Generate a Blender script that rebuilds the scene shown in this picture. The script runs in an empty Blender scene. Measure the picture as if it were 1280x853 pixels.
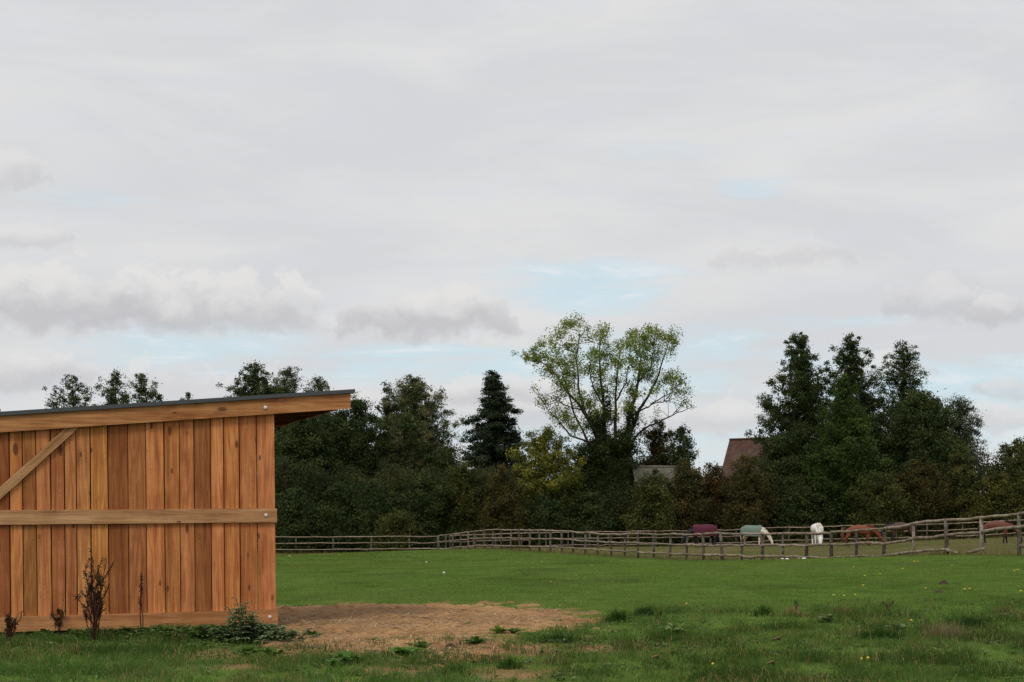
import bpy, math, random
import numpy as np
from mathutils import Vector, Matrix

F = 2009.0          # focal length in photo pixels
HZ = 656.0          # horizon row
CAMH = 1.36
scene = bpy.context.scene
COL = scene.collection
RS = np.random.RandomState
R = math.radians

def P(px, py, Y):
    return Vector(((px - 640.0) / F * Y, Y, CAMH + (HZ - py) / F * Y))
def XA(px, Y):
    return (px - 640.0) / F * Y
def ZA(py, Y):
    return CAMH + (HZ - py) / F * Y

# ------------------------------------------------------------------ noise
_tab = RS(7).rand(256, 256)
def vnoise(x, y, seed=0):
    x = np.asarray(x, float) + seed * 17.31; y = np.asarray(y, float) + seed * 9.77
    xi = np.floor(x).astype(int); yi = np.floor(y).astype(int)
    fx = x - xi; fy = y - yi
    fx = fx * fx * (3 - 2 * fx); fy = fy * fy * (3 - 2 * fy)
    a = _tab[xi % 256, yi % 256]; b = _tab[(xi + 1) % 256, yi % 256]
    c = _tab[xi % 256, (yi + 1) % 256]; d = _tab[(xi + 1) % 256, (yi + 1) % 256]
    return (a * (1 - fx) + b * fx) * (1 - fy) + (c * (1 - fx) + d * fx) * fy
def fbm(x, y, seed=0, octv=4):
    s = 0; a = 0.5; t = 0
    for k in range(octv):
        s = s + a * vnoise(np.asarray(x) * 2 ** k, np.asarray(y) * 2 ** k, seed + k * 3)
        t += a; a *= 0.55
    return s / t
def sstep(a, b, x):
    t = np.clip((np.asarray(x, float) - a) / (b - a), 0, 1)
    return t * t * (3 - 2 * t)

# ------------------------------------------------------------------ meshes
def mesh_np(name, V, faces, mat=None, attrs=None, smooth=False, matidx=None):
    """V (N,3); faces: list of int arrays (M,k)."""
    me = bpy.data.meshes.new(name)
    V = np.asarray(V, dtype=np.float32)
    me.vertices.add(len(V)); me.vertices.foreach_set('co', V.ravel())
    loops = np.concatenate([f.ravel() for f in faces]).astype(np.int32)
    tot = np.concatenate([np.full(len(f), f.shape[1], np.int32) for f in faces])
    start = np.concatenate([[0], np.cumsum(tot)[:-1]]).astype(np.int32)
    me.loops.add(len(loops)); me.loops.foreach_set('vertex_index', loops)
    me.polygons.add(len(tot)); me.polygons.foreach_set('loop_start', start); me.polygons.foreach_set('loop_total', tot)
    me.update(calc_edges=True)
    me.polygons.foreach_set('use_smooth', np.full(len(tot), bool(smooth)))
    for k, a in (attrs or {}).items():
        a = np.asarray(a, np.float32)
        if a.shape[1] == 3:
            a = np.concatenate([a, np.ones((len(a), 1), np.float32)], 1)
        ca = me.color_attributes.new(k, 'FLOAT_COLOR', 'POINT')
        ca.data.foreach_set('color', a.ravel())
    if mat: me.materials.append(mat)
    return me

def link(name, me, parent=None, loc=(0, 0, 0)):
    o = bpy.data.objects.new(name, me); COL.objects.link(o)
    o.location = loc
    if parent: o.parent = parent
    return o

def tag(o, label=None, cat=None, group=None, kind=None):
    if label: o['label'] = label
    if cat: o['category'] = cat
    if group: o['group'] = group
    if kind: o['kind'] = kind
    return o

def empty(name, loc=(0, 0, 0), rz=0):
    o = bpy.data.objects.new(name, None); COL.objects.link(o)
    o.empty_display_size = 0.2
    o.location = loc; o.rotation_euler = (0, 0, rz)
    return o

class MB:
    """collects polygons with a per-vertex colour / grain attribute"""
    def __init__(s):
        s.v = []; s.f = {}; s.c = []; s.g = []; s.n = 0
    def add(s, V, Fs, col=None, gr=None):
        V = np.asarray(V, float)
        s.v.append(V)
        for f in Fs:
            f = np.asarray(f, int)
            s.f.setdefault(f.shape[1], []).append(f + s.n)
        col = (1, 1, 1) if col is None else col
        col = np.asarray(col, float)
        s.c.append(np.tile(col, (len(V), 1)) if col.ndim == 1 else col)
        s.g.append(V if gr is None else np.asarray(gr, float))
        s.n += len(V)
    def build(s, name, mat, parent=None, smooth=False, loc=(0, 0, 0)):
        faces = [np.concatenate(x) for x in s.f.values()]
        me = mesh_np(name, np.concatenate(s.v), faces, mat,
                     {'col': np.concatenate(s.c), 'grain': np.concatenate(s.g)}, smooth)
        return link(name, me, parent, loc)

BOXF = np.array([[0, 3, 2, 1], [4, 5, 6, 7], [0, 1, 5, 4], [1, 2, 6, 5], [2, 3, 7, 6], [3, 0, 4, 7]])
def add_hexa(mb, pts, col, along, off):
    """pts: 8 corners (bottom 4, top 4). along: unit axis of the grain."""
    pts = np.asarray(pts, float)
    a = np.asarray(along, float); a = a / np.linalg.norm(a)
    h = np.array([0, 1, 0.]) if abs(a[1]) < 0.9 else np.array([1, 0, 0.])
    u = np.cross(a, h); u /= np.linalg.norm(u); w = np.cross(a, u)
    gr = np.stack([pts @ u + off * 3.1, pts @ w + off * 1.7, pts @ a + off * 7.3], 1)
    mb.add(pts, [BOXF], col, gr)
def add_box(mb, x0, x1, y0, y1, z0, z1, col=(1, 1, 1), along=(0, 0, 1), off=0.0):
    add_hexa(mb, [(x0, y0, z0), (x1, y0, z0), (x1, y1, z0), (x0, y1, z0),
                  (x0, y0, z1), (x1, y0, z1), (x1, y1, z1), (x0, y1, z1)], col, along, off)

def tube_arr(pts, rad, sides=6, cap=True):
    pts = np.asarray(pts, float); n = len(pts)
    rad = np.broadcast_to(np.asarray(rad, float), (n,))
    tan = np.gradient(pts, axis=0)
    tan /= np.linalg.norm(tan, axis=1)[:, None] + 1e-9
    ref = np.array([0, 0, 1.0]) if abs(tan[0][2]) < 0.8 else np.array([1.0, 0, 0])
    u = np.cross(tan, ref); u /= np.linalg.norm(u, axis=1)[:, None] + 1e-9
    w = np.cross(tan, u)
    a = np.linspace(0, 2 * np.pi, sides, endpoint=False)
    V = pts[:, None, :] + rad[:, None, None] * (np.cos(a)[None, :, None] * u[:, None, :] + np.sin(a)[None, :, None] * w[:, None, :])
    V = V.reshape(-1, 3)
    i = np.arange(n - 1)[:, None] * sides; j = np.arange(sides)[None, :]
    q = np.stack([i + j, i + (j + 1) % sides, i + sides + (j + 1) % sides, i + sides + j], -1).reshape(-1, 4)
    Fs = [q]
    if cap:
        Fs.append(np.arange(sides)[None, ::-1]); Fs.append((np.arange(sides) + (n - 1) * sides)[None, :])
    ln = np.concatenate([[0], np.cumsum(np.linalg.norm(np.diff(pts, axis=0), axis=1))])
    gr = np.stack([np.tile(np.cos(a), n) * 0.06, np.tile(np.sin(a), n) * 0.06, np.repeat(ln, sides)], 1)
    return V, Fs, gr
def add_tube(mb, pts, rad, sides=6, col=(1, 1, 1), cap=True, off=0.0):
    V, Fs, gr = tube_arr(pts, rad, sides, cap)
    mb.add(V, Fs, col, gr + off)

# ------------------------------------------------------------------ node helper
class NT:
    def __init__(s, tree):
        s.t = tree; tree.nodes.clear()
    def n(s, typ, **kw):
        nd = s.t.nodes.new(typ)
        for k, v in kw.items(): setattr(nd, k, v)
        return nd
    def l(s, a, b): s.t.links.new(a, b)
    def put(s, sock, v):
        if isinstance(v, bpy.types.NodeSocket): s.l(v, sock)
        else: sock.default_value = v
    def m(s, op, a, b=None, c=None, clamp=False):
        nd = s.n('ShaderNodeMath', operation=op); nd.use_clamp = clamp
        s.put(nd.inputs[0], a)
        if b is not None: s.put(nd.inputs[1], b)
        if c is not None: s.put(nd.inputs[2], c)
        return nd.outputs[0]
    def vm(s, op, a, b=None):
        nd = s.n('ShaderNodeVectorMath', operation=op)
        s.put(nd.inputs[0], a)
        if b is not None: s.put(nd.inputs[1], b)
        return nd.outputs[0]
    def mix(s, fac, a, b, mode='MIX'):
        nd = s.n('ShaderNodeMix', data_type='RGBA', blend_type=mode)
        s.put(nd.inputs[0], fac)
        s.put(nd.inputs[6], (*a, 1) if isinstance(a, tuple) and len(a) == 3 else a)
        s.put(nd.inputs[7], (*b, 1) if isinstance(b, tuple) and len(b) == 3 else b)
        return nd.outputs[2]
    def step(s, v, a, b, lo=0.0, hi=1.0):
        nd = s.n('ShaderNodeMapRange', interpolation_type='SMOOTHSTEP')
        s.put(nd.inputs[0], v); s.put(nd.inputs[1], a); s.put(nd.inputs[2], b)
        s.put(nd.inputs[3], lo); s.put(nd.inputs[4], hi)
        return nd.outputs[0]
    def noise(s, vec, scale, detail=4, rough=0.55, dist=0.0):
        nd = s.n('ShaderNodeTexNoise')
        if vec is not None: s.put(nd.inputs['Vector'], vec)
        nd.inputs['Scale'].default_value = scale; nd.inputs['Detail'].default_value = detail
        nd.inputs['Roughness'].default_value = rough; nd.inputs['Distortion'].default_value = dist
        return nd.outputs[0]
    def attr(s, name):
        nd = s.n('ShaderNodeAttribute'); nd.attribute_name = name
        return nd
    def comb(s, x, y, z):
        nd = s.n('ShaderNodeCombineXYZ')
        s.put(nd.inputs[0], x); s.put(nd.inputs[1], y); s.put(nd.inputs[2], z)
        return nd.outputs[0]
    def sep(s, v):
        nd = s.n('ShaderNodeSeparateXYZ'); s.put(nd.inputs[0], v); return nd.outputs
    def bump(s, h, strength=0.3, dist=0.02):
        nd = s.n('ShaderNodeBump'); nd.inputs['Strength'].default_value = strength
        nd.inputs['Distance'].default_value = dist; s.put(nd.inputs['Height'], h)
        return nd.outputs[0]

def newmat(name):
    m = bpy.data.materials.new(name); m.use_nodes = True
    return m, NT(m.node_tree)
def finish(t, col, rough=0.8, normal=None, spec=0.3, metal=0.0):
    b = t.n('ShaderNodeBsdfPrincipled'); o = t.n('ShaderNodeOutputMaterial')
    t.put(b.inputs['Base Color'], (*col, 1) if isinstance(col, tuple) else col)
    t.put(b.inputs['Roughness'], rough); t.put(b.inputs['Metallic'], metal)
    b.inputs['Specular IOR Level'].default_value = spec
    if normal is not None: t.l(normal, b.inputs['Normal'])
    t.l(b.outputs[0], o.inputs[0])
    return b

def mat_leaf(name, transl=0.3, rough=0.55, spec=0.25, attr='col'):
    m, t = newmat(name)
    a = t.attr(attr)
    b = t.n('ShaderNodeBsdfPrincipled'); b.inputs['Roughness'].default_value = rough
    b.inputs['Specular IOR Level'].default_value = spec
    t.l(a.outputs['Color'], b.inputs['Base Color'])
    tr = t.n('ShaderNodeBsdfTranslucent')
    hs = t.n('ShaderNodeHueSaturation'); hs.inputs['Saturation'].default_value = 1.15; hs.inputs['Value'].default_value = 1.3
    t.l(a.outputs['Color'], hs.inputs['Color']); t.l(hs.outputs[0], tr.inputs[0])
    mx = t.n('ShaderNodeMixShader'); mx.inputs[0].default_value = transl
    t.l(b.outputs[0], mx.inputs[1]); t.l(tr.outputs[0], mx.inputs[2])
    o = t.n('ShaderNodeOutputMaterial'); t.l(mx.outputs[0], o.inputs[0])
    return m

def mat_wood(name, dark, light, knot=(0.09, 0.035, 0.013), knots=True, rough=0.75, grey=None, spec=0.2):
    m, t = newmat(name)
    g = t.attr('grain').outputs['Vector']; c = t.attr('col')
    mp = t.n('ShaderNodeMapping'); mp.inputs['Scale'].default_value = (26, 26, 1.3); t.l(g, mp.inputs[0])
    n1 = t.noise(mp.outputs[0], 1.0, 5, 0.6, 0.6)
    mp2 = t.n('ShaderNodeMapping'); mp2.inputs['Scale'].default_value = (90, 90, 2.5); t.l(g, mp2.inputs[0])
    n2 = t.noise(mp2.outputs[0], 1.0, 3, 0.6)
    n3 = t.noise(g, 2.3, 3, 0.6)
    f = t.m('ADD', t.m('MULTIPLY', n1, 0.62), t.m('MULTIPLY', n2, 0.38))
    mpr = t.n('ShaderNodeMapping'); mpr.inputs['Scale'].default_value = (7, 7, 0.55); t.l(g, mpr.inputs[0])
    rn = t.noise(mpr.outputs[0], 1.0, 2, 0.5, 0.3)
    rings = t.m('MULTIPLY_ADD', t.m('SINE', t.m('MULTIPLY', rn, 44.0)), 0.5, 0.5)
    f = t.m('ADD', t.m('MULTIPLY', f, 0.86), t.m('MULTIPLY', rings, 0.14))
    f = t.step(f, 0.28, 0.72)
    col = t.mix(f, dark, light)
    blot = t.step(n3, 0.36, 0.66)
    col = t.mix(t.m('MULTIPLY', blot, 0.42), col, t.mix(1.0, col, (0.62, 0.5, 0.42), 'MULTIPLY'))
    mps = t.n('ShaderNodeMapping'); mps.inputs['Scale'].default_value = (14, 14, 0.7); mps.inputs['Location'].default_value = (5, 2, 9); t.l(g, mps.inputs[0])
    mph = t.n('ShaderNodeMapping'); mph.inputs['Scale'].default_value = (12, 12, 0.28); mph.inputs['Location'].default_value = (1, 7, 3); t.l(g, mph.inputs[0])
    heart = t.step(t.noise(mph.outputs[0], 1.0, 2, 0.5), 0.50, 0.64)
    col = t.mix(t.m('MULTIPLY', heart, 0.45), col, t.mix(1.0, col, (0.60, 0.42, 0.32), 'MULTIPLY'))
    st = t.step(t.noise(mps.outputs[0], 1.0, 4, 0.65), 0.50, 0.68)
    col = t.mix(t.m('MULTIPLY', st, 0.5), col, t.mix(1.0, col, (0.55, 0.44, 0.38), 'MULTIPLY'))
    if knots:
        mp3 = t.n('ShaderNodeMapping'); mp3.inputs['Scale'].default_value = (5.6, 5.6, 2.3); t.l(g, mp3.inputs[0])
        vo = t.n('ShaderNodeTexVoronoi'); vo.inputs['Scale'].default_value = 1.0; t.l(mp3.outputs[0], vo.inputs['Vector'])
        kd = t.m('MULTIPLY', vo.outputs['Distance'], t.m('MULTIPLY_ADD', t.noise(g, 1.1, 1), 2.6, -.12))
        k = t.step(kd, 0.17, 0.09)
        col = t.mix(t.m('MULTIPLY', k, 0.85), col, knot)
        ring = t.m('SINE', t.m('MULTIPLY', vo.outputs['Distance'], 75.0))
        halo = t.m('MULTIPLY', t.step(vo.outputs['Distance'], 0.42, 0.12), t.m('MULTIPLY', t.step(ring, 0.2, 1.0), 0.35))
        col = t.mix(halo, col, knot)
    if grey is not None:
        nb = t.noise(g, 5.0, 4, 0.6)
        col = t.mix(t.step(nb, 0.40, 0.62), col, grey)
    col = t.mix(1.0, col, c.outputs['Color'], 'MULTIPLY')
    mpw = t.n('ShaderNodeMapping'); mpw.inputs['Scale'].default_value = (3, 3, 95); t.l(g, mpw.inputs[0])
    saw = t.noise(mpw.outputs[0], 1.0, 3, 0.6)
    col = t.mix(t.m('MULTIPLY', t.step(saw, .5, .7), .16), col, t.mix(1.0, col, (0.6, 0.55, 0.5), 'MULTIPLY'))
    nr = t.bump(t.m('ADD', f, t.m('MULTIPLY', saw, .7)), 0.5, 0.005)
    finish(t, col, rough, nr, spec)
    return m

# ------------------------------------------------------------------ world
SUN_AZ, SUN_EL = R(205), R(48)     # direction the sun stands in: azimuth from +Y clockwise
def build_world():
    w = bpy.data.worlds.new("World"); scene.world = w; w.use_nodes = True
    t = NT(w.node_tree)
    tc = t.n('ShaderNodeTexCoord')
    d = t.vm('NORMALIZE', tc.outputs['Generated'])
    x, y, z = t.sep(d)
    az = t.m('ARCTAN2', x, y); el = t.m('ARCSINE', z)
    U = t.m('MULTIPLY_ADD', az, F, 640.0)      # angle in units of photo pixels, only to write the cloud table down
    V = t.m('MULTIPLY_ADD', el, -F, HZ)
    vec = t.comb(t.m('MULTIPLY', U, 0.01), t.m('MULTIPLY', V, 0.01), 0.0)
    mpa = t.n('ShaderNodeMapping'); mpa.inputs['Scale'].default_value = (0.22, 0.85, 1); t.l(vec, mpa.inputs[0])
    sheet = t.noise(mpa.outputs[0], 1.0, 6, 0.58, 0.5)
    mpb = t.n('ShaderNodeMapping'); mpb.inputs['Scale'].default_value = (0.55, 3.2, 1); mpb.inputs['Location'].default_value = (3.3, 1.7, 0); t.l(vec, mpb.inputs[0])
    streak = t.noise(mpb.outputs[0], 1.0, 6, 0.6, 0.4)
    mpc = t.n('ShaderNodeMapping'); mpc.inputs['Scale'].default_value = (2.0, 2.5, 1); mpc.inputs['Location'].default_value = (7.1, 0.4, 0); t.l(vec, mpc.inputs[0])
    bil = t.noise(mpc.outputs[0], 1.0, 7, 0.6, 0.3)
    sky = t.n('ShaderNodeTexSky'); sky.sky_type = 'NISHITA'; sky.sun_disc = False
    sky.sun_elevation = SUN_EL; sky.sun_rotation = SUN_AZ
    sky.air_density = 1.0; sky.dust_density = 1.2; sky.ozone_density = 1.0
    K = 10.0   # background strength is 0.1
    def rgb(r, g, b):
        f = lambda c: ((c / 255 + 0.055) / 1.055) ** 2.4 * K
        return (f(r), f(g), f(b))
    # clear sky: the physical sky, whitened by thin high cloud
    clear = t.mix(0.80, sky.outputs[0], rgb(209, 232, 241))
    # high sheet of cloud
    hi = t.mix(t.step(sheet, 0.36, 0.66), rgb(213, 214, 217), rgb(224, 224, 224))
    hi = t.mix(t.m('MULTIPLY', t.step(streak, 0.45, 0.72), 0.35), hi, rgb(213, 217, 228))
    # openings in the sheet
    def blob(cx, cy, rx, ry):
        a = t.m('DIVIDE', t.m('SUBTRACT', U, cx), rx); b = t.m('DIVIDE', t.m('SUBTRACT', V, cy), ry)
        return t.m('SUBTRACT', 1.0, t.m('ADD', t.m('MULTIPLY', a, a), t.m('MULTIPLY', b, b)))
    op = None
    for (cx, cy, rx, ry, s) in ((735, 362, 150, 50, 1.0), (935, 246, 62, 20, 0.6), (812, 203, 80, 24, 0.25), (1010, 408, 130, 14, 0.9),
                                (560, 455, 320, 40, 1.0), (1150, 495, 280, 60, 1.0), (850, 455, 280, 70, 0.85), (110, 265, 120, 16, 0.4),
                                (260, 440, 240, 40, 0.85), (700, 555, 420, 60, 0.85), (1290, 545, 180, 40, 0.8)):
        v = t.m('MULTIPLY', t.step(t.m('ADD', blob(cx, cy, rx, ry), t.m('MULTIPLY_ADD', streak, 3.0, -1.65)), 0.0, 1.15), s)
        op = v if op is None else t.m('MAXIMUM', op, v)
    col = t.mix(t.m('MULTIPLY', op, 0.95), hi, clear)
    # white streaks in the openings
    ws = t.m('MULTIPLY', t.step(streak, 0.52, 0.68), t.m('MULTIPLY', op, 0.7))
    col = t.mix(ws, col, rgb(233, 234, 235))
    wn = t.n('ShaderNodeTexNoise'); wn.inputs['Scale'].default_value = 1.3; wn.inputs['Detail'].default_value = 5; wn.inputs['Roughness'].default_value = .6; t.l(vec, wn.inputs['Vector'])
    wr = t.n('ShaderNodeSeparateColor'); t.l(wn.outputs['Color'], wr.inputs[0])
    U0, V0 = U, V
    U = t.m('ADD', U0, t.m('MULTIPLY_ADD', wr.outputs[0], 150.0, -75.0)); V = t.m('ADD', V0, t.m('MULTIPLY_ADD', wr.outputs[1], 56.0, -28.0))
    # separate cumulus clouds: centre, flat base row, half width, height, density, darkness
    for (cx, by, w_, h_, den, dk) in ((95, 415, 165, 78, 0.95, 1.0), (265, 415, 165, 82, 0.95, 0.85), (545, 420, 112, 62, 0.95, 1.0),
                                      (30, 256, 66, 40, 0.55, 0.9), (45, 330, 66, 40, 0.5, 0.9), (15, 488, 110, 56, 0.8, 0.8), (235, 500, 130, 44, 0.6, 0.1),
                                      (985, 340, 82, 40, 0.38, 1.1), (1160, 408, 66, 56, 0.5, 1.3), (1265, 416, 90, 46, 0.6, 1.2),
                                      (915, 545, 95, 52, 0.75, 0.4), (700, 540, 150, 60, 0.7, 0.6), (620, 505, 90, 44, 0.7, 0.9), (1240, 500, 60, 30, 0.5, 0.9),
                                      (1210, 540, 110, 34, 0.6, 0.5), (1095, 480, 60, 40, 0.7, 0.3)):
        dx = t.m('DIVIDE', t.m('SUBTRACT', U, cx), w_); dy = t.m('DIVIDE', t.m('SUBTRACT', by, V), h_)
        arch = t.m('SQRT', t.m('MAXIMUM', t.m('SUBTRACT', 1.0, t.m('MULTIPLY', dx, dx)), 0.0))
        edge = t.m('SUBTRACT', t.m('MULTIPLY', arch, t.m('MULTIPLY_ADD', bil, 2.3, -0.20)), dy)
        mask = t.m('MULTIPLY', t.step(edge, 0.0, 0.25), t.step(t.m('MULTIPLY_ADD', bil, 0.8, t.m('SUBTRACT', dy, 0.40)), -0.20, 0.22))
        mask = t.m('MULTIPLY', mask, t.step(t.m('ADD', arch, t.m('MULTIPLY_ADD', bil, 1.2, -.6)), 0.0, 0.85))
        sh = t.step(t.m('ADD', t.m('MULTIPLY', dy, 0.85), t.m('MULTIPLY', bil, 0.75)), 0.40, 1.0)
        ccol = t.mix(sh, rgb(211 - 19 * dk, 211 - 19 * dk, 214 - 18 * dk), rgb(227, 226, 225))
        col = t.mix(t.m('MULTIPLY', mask, den), col, ccol)
    # the overcast is brighter overhead than near the horizon
    zen = t.step(el, R(20), R(60), 1.0, 1.35)
    col = t.vm('SCALE', col); t.l(zen, col.node.inputs['Scale'])
    bg = t.n('ShaderNodeBackground'); bg.inputs['Strength'].default_value = 0.1
    t.l(col, bg.inputs['Color'])
    o = t.n('ShaderNodeOutputWorld'); t.l(bg.outputs[0], o.inputs[0])
    w.cycles.sampling_method = 'MANUAL'; w.cycles.sample_map_resolution = 512

def build_light_camera():
    l = bpy.data.lights.new('sun', 'SUN'); l.energy = 1.5; l.angle = R(14); l.color = (1.0, 0.95, 0.87)
    o = bpy.data.objects.new('sun', l); COL.objects.link(o)
    dvec = Vector((math.sin(SUN_AZ) * math.cos(SUN_EL), math.cos(SUN_AZ) * math.cos(SUN_EL), math.sin(SUN_EL)))
    o.rotation_euler = dvec.to_track_quat('Z', 'Y').to_euler()
    cam = bpy.data.cameras.new('camera'); co = bpy.data.objects.new('camera', cam); COL.objects.link(co)
    cam.sensor_width = 36; cam.lens = F / 1280 * 36
    cam.shift_y = (HZ - 426.5) / 1280
    cam.clip_start = 0.1; cam.clip_end = 5000
    co.location = (0, 0, CAMH); co.rotation_euler = (R(90), 0, 0)
    scene.camera = co
    vs = scene.view_settings
    vs.view_transform = 'Standard'; vs.look = 'None'; vs.exposure = 0.0; vs.gamma = 1.0; vs.use_curve_mapping = False
    scene.cycles.max_bounces = 6; scene.cycles.diffuse_bounces = 3; scene.cycles.glossy_bounces = 2
    scene.cycles.transmission_bounces = 4; scene.cycles.use_denoising = True

# ------------------------------------------------------------------ fences: survey (px, row) and distances
MPX = np.array([548.7, 557.5, 566, 576, 585.6, 594, 605.6, 616, 626.5, 638.5, 649.5, 662, 674.4, 688, 702, 716, 731.5, 747, 764, 780.6, 798,
                817.5, 837.5, 858, 880, 903, 927.5, 952.8, 979, 1008.5, 1039.6, 1071, 1104.7, 1143, 1184.5, 1228, 1274.7, 1326])
MY = np.interp(MPX, [548, 575, 605, 640, 700, 750, 798, 850, 902, 955, 1008, 1055, 1104, 1143, 1184, 1228, 1275, 1326],
               [109, 104, 99.5, 95, 87.5, 82, 76.5, 71, 67, 64, 61, 57.5, 54, 51.8, 49.4, 47, 45, 43])
MTOP = np.interp(MPX, [545, 557, 566, 580, 597, 617, 640, 672, 700, 715, 728, 747, 770, 800, 816, 835, 860, 880, 902, 927, 978, 1008, 1040, 1065, 1102, 1142, 1180, 1227, 1275, 1330],
                 [670.5, 669, 668, 666, 664, 662.5, 663, 663, 664, 665, 665.5, 667.5, 668.5, 667, 668, 668, 669, 668, 667, 667.5, 667, 667, 665.5, 664, 661.5, 654.5, 650.5, 647.5, 642.5, 638])
MMID = np.interp(MPX, [545, 560, 575, 600, 640, 674, 700, 730, 745, 800, 816, 858, 902, 978, 1008, 1040, 1065, 1102, 1142, 1180, 1227, 1275, 1330],
                 [678, 677, 675, 673, 673, 673.5, 674, 676, 677, 679.5, 680, 681, 682, 682, 682, 680.5, 679, 681, 673, 669.5, 665, 659, 654])
MLOW = np.interp(MPX, [545, 575, 600, 650, 700, 730, 800, 816, 860, 902, 950, 978, 1040, 1070, 1102, 1142, 1180, 1227, 1275, 1330],
                 [687, 684, 682, 682.5, 684.5, 686.5, 690.5, 691.5, 693, 694.5, 695.5, 696, 697, 695.5, 695, 690, 687, 686.5, 682.5, 679])
MBASE = MLOW + np.interp(MPX, [548, 700, 900, 1100, 1275], [3.5, 7.5, 7, 4.5, 12])
LPX = np.array([370 - 47.0 * k for k in range(9, 0, -1)] + [370, 416.5, 463, 512, 547])
LY = np.interp(LPX, [-60, 370, 547], [117, 116, 109.6])
BPX = np.array([563, 591, 620, 652, 683, 710, 737, 761, 785, 820, 854, 888, 920, 953, 986, 1020, 1053, 1087, 1121, 1159, 1203, 1246, 1290, 1335])
BY = np.interp(BPX, [550, 640, 900, 1100, 1280, 1335], [110, 113, 113, 109, 101, 98])
BTOP = np.interp(BPX, [550, 575, 620, 650, 690, 740, 800, 860, 905, 935, 975, 1008, 1060, 1120, 1150, 1190, 1227, 1335],
                 [671, 669, 668, 667, 666, 665, 664.5, 664, 663, 661.5, 659.5, 659, 657, 656, 656, 655, 652.5, 648])

# ------------------------------------------------------------------ terrain
def terrain_setup():
    pts = []
    for yy in (-20, -5, 6, 13, 17):
        for xx in (-30, -8, 0, 8, 30):
            pts.append((xx, yy, 0.0))
    pts += [(-3.2, 21.3, -0.01), (-5.2, 20.6, -0.06), (-6.4, 20.0, -0.09), (-4.5, 25.5, -0.05), (0, 24, 0.0), (4, 24, 0.02), (8, 26, 0.08)]
    for k in range(0, len(MPX), 3):
        pts.append((XA(MPX[k], MY[k]), MY[k], ZA(MBASE[k], MY[k])))
    for px in (-50, 150, 370, 463, 530):
        pts.append((XA(px, 116), 116, ZA(693, 116)))
    for k in range(3, len(BPX), 4):
        pts.append((XA(BPX[k], BY[k]), BY[k], ZA(BTOP[k] + 21, BY[k])))
    for (px, py, Y) in ((875, 684, 96), (945, 683, 94), (1020, 682.5, 93), (1075, 684, 89), (1250, 681, 82)):
        pts.append((XA(px, Y), Y, ZA(py, Y)))
    for px in (-100, 200, 500, 700, 900, 1100, 1380):
        pts.append((XA(px, 135), 135, 0.15 if px > 500 else -0.3)); pts.append((XA(px, 170), 170, 0.3))
    A = np.array(pts); n = len(A); s = 50.0
    X = A[:, :2] / s
    def phi(r2): return np.where(r2 > 0, 0.5 * r2 * np.log(r2 + 1e-12), 0)
    D = ((X[:, None] - X[None]) ** 2).sum(-1)
    K = phi(D) + 0.0012 * np.eye(n)
    Q = np.concatenate([np.ones((n, 1)), X], 1)
    M = np.block([[K, Q], [Q.T, np.zeros((3, 3))]])
    sol = np.linalg.solve(M, np.concatenate([A[:, 2], np.zeros(3)]))
    w, c = sol[:n], sol[n:]
    def H(x, y):
        x = np.clip(np.asarray(x, float), -48, 48); y = np.clip(np.asarray(y, float), -20, 165)
        sh = np.broadcast(x, y).shape
        q = np.stack([np.broadcast_to(x, sh).ravel(), np.broadcast_to(y, sh).ravel()], 1) / s
        out = np.empty(len(q))
        for i in range(0, len(q), 100000):
            d = ((q[i:i + 100000, None] - X[None]) ** 2).sum(-1)
            out[i:i + 100000] = phi(d) @ w + c[0] + q[i:i + 100000] @ c[1:]
        return out.reshape(sh)
    # sample once on a lattice and look up bilinearly (fast)
    gx = np.arange(-48, 48.01, 0.5); gy = np.arange(-20, 165.01, 0.5)
    GX, GY = np.meshgrid(gx, gy, indexing='ij')
    G = H(GX, GY)
    def lookup(x, y):
        fx = (np.clip(np.asarray(x, float), -48, 47.99) + 48) / 0.5; fy = (np.clip(np.asarray(y, float), -20, 164.99) + 20) / 0.5
        i = np.floor(fx).astype(int); j = np.floor(fy).astype(int); u = fx - i; v = fy - j
        return G[i, j] * (1 - u) * (1 - v) + G[i + 1, j] * u * (1 - v) + G[i, j + 1] * (1 - u) * v + G[i + 1, j + 1] * u * v
    return lookup
TZ = terrain_setup()
def tz(x, y): return float(TZ(x, y))
def ground_hit(px, py):
    """distance at which the ray of that pixel meets the terrain"""
    Y = np.linspace(8, 125, 6000)
    d = ZA(py, Y) - TZ(XA(px, Y), Y)
    k = np.argmax(d < 0)
    return float(Y[k]) if d[k] < 0 else 100.0

# where the paddock begins (beyond the fence)
def paddock(x, y):
    px = 640 + F * np.asarray(x) / np.maximum(y, 1)
    fy = np.interp(px, np.concatenate([LPX, MPX[1:]]), np.concatenate([LY, MY[1:]]))
    return np.asarray(y) - fy

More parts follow.
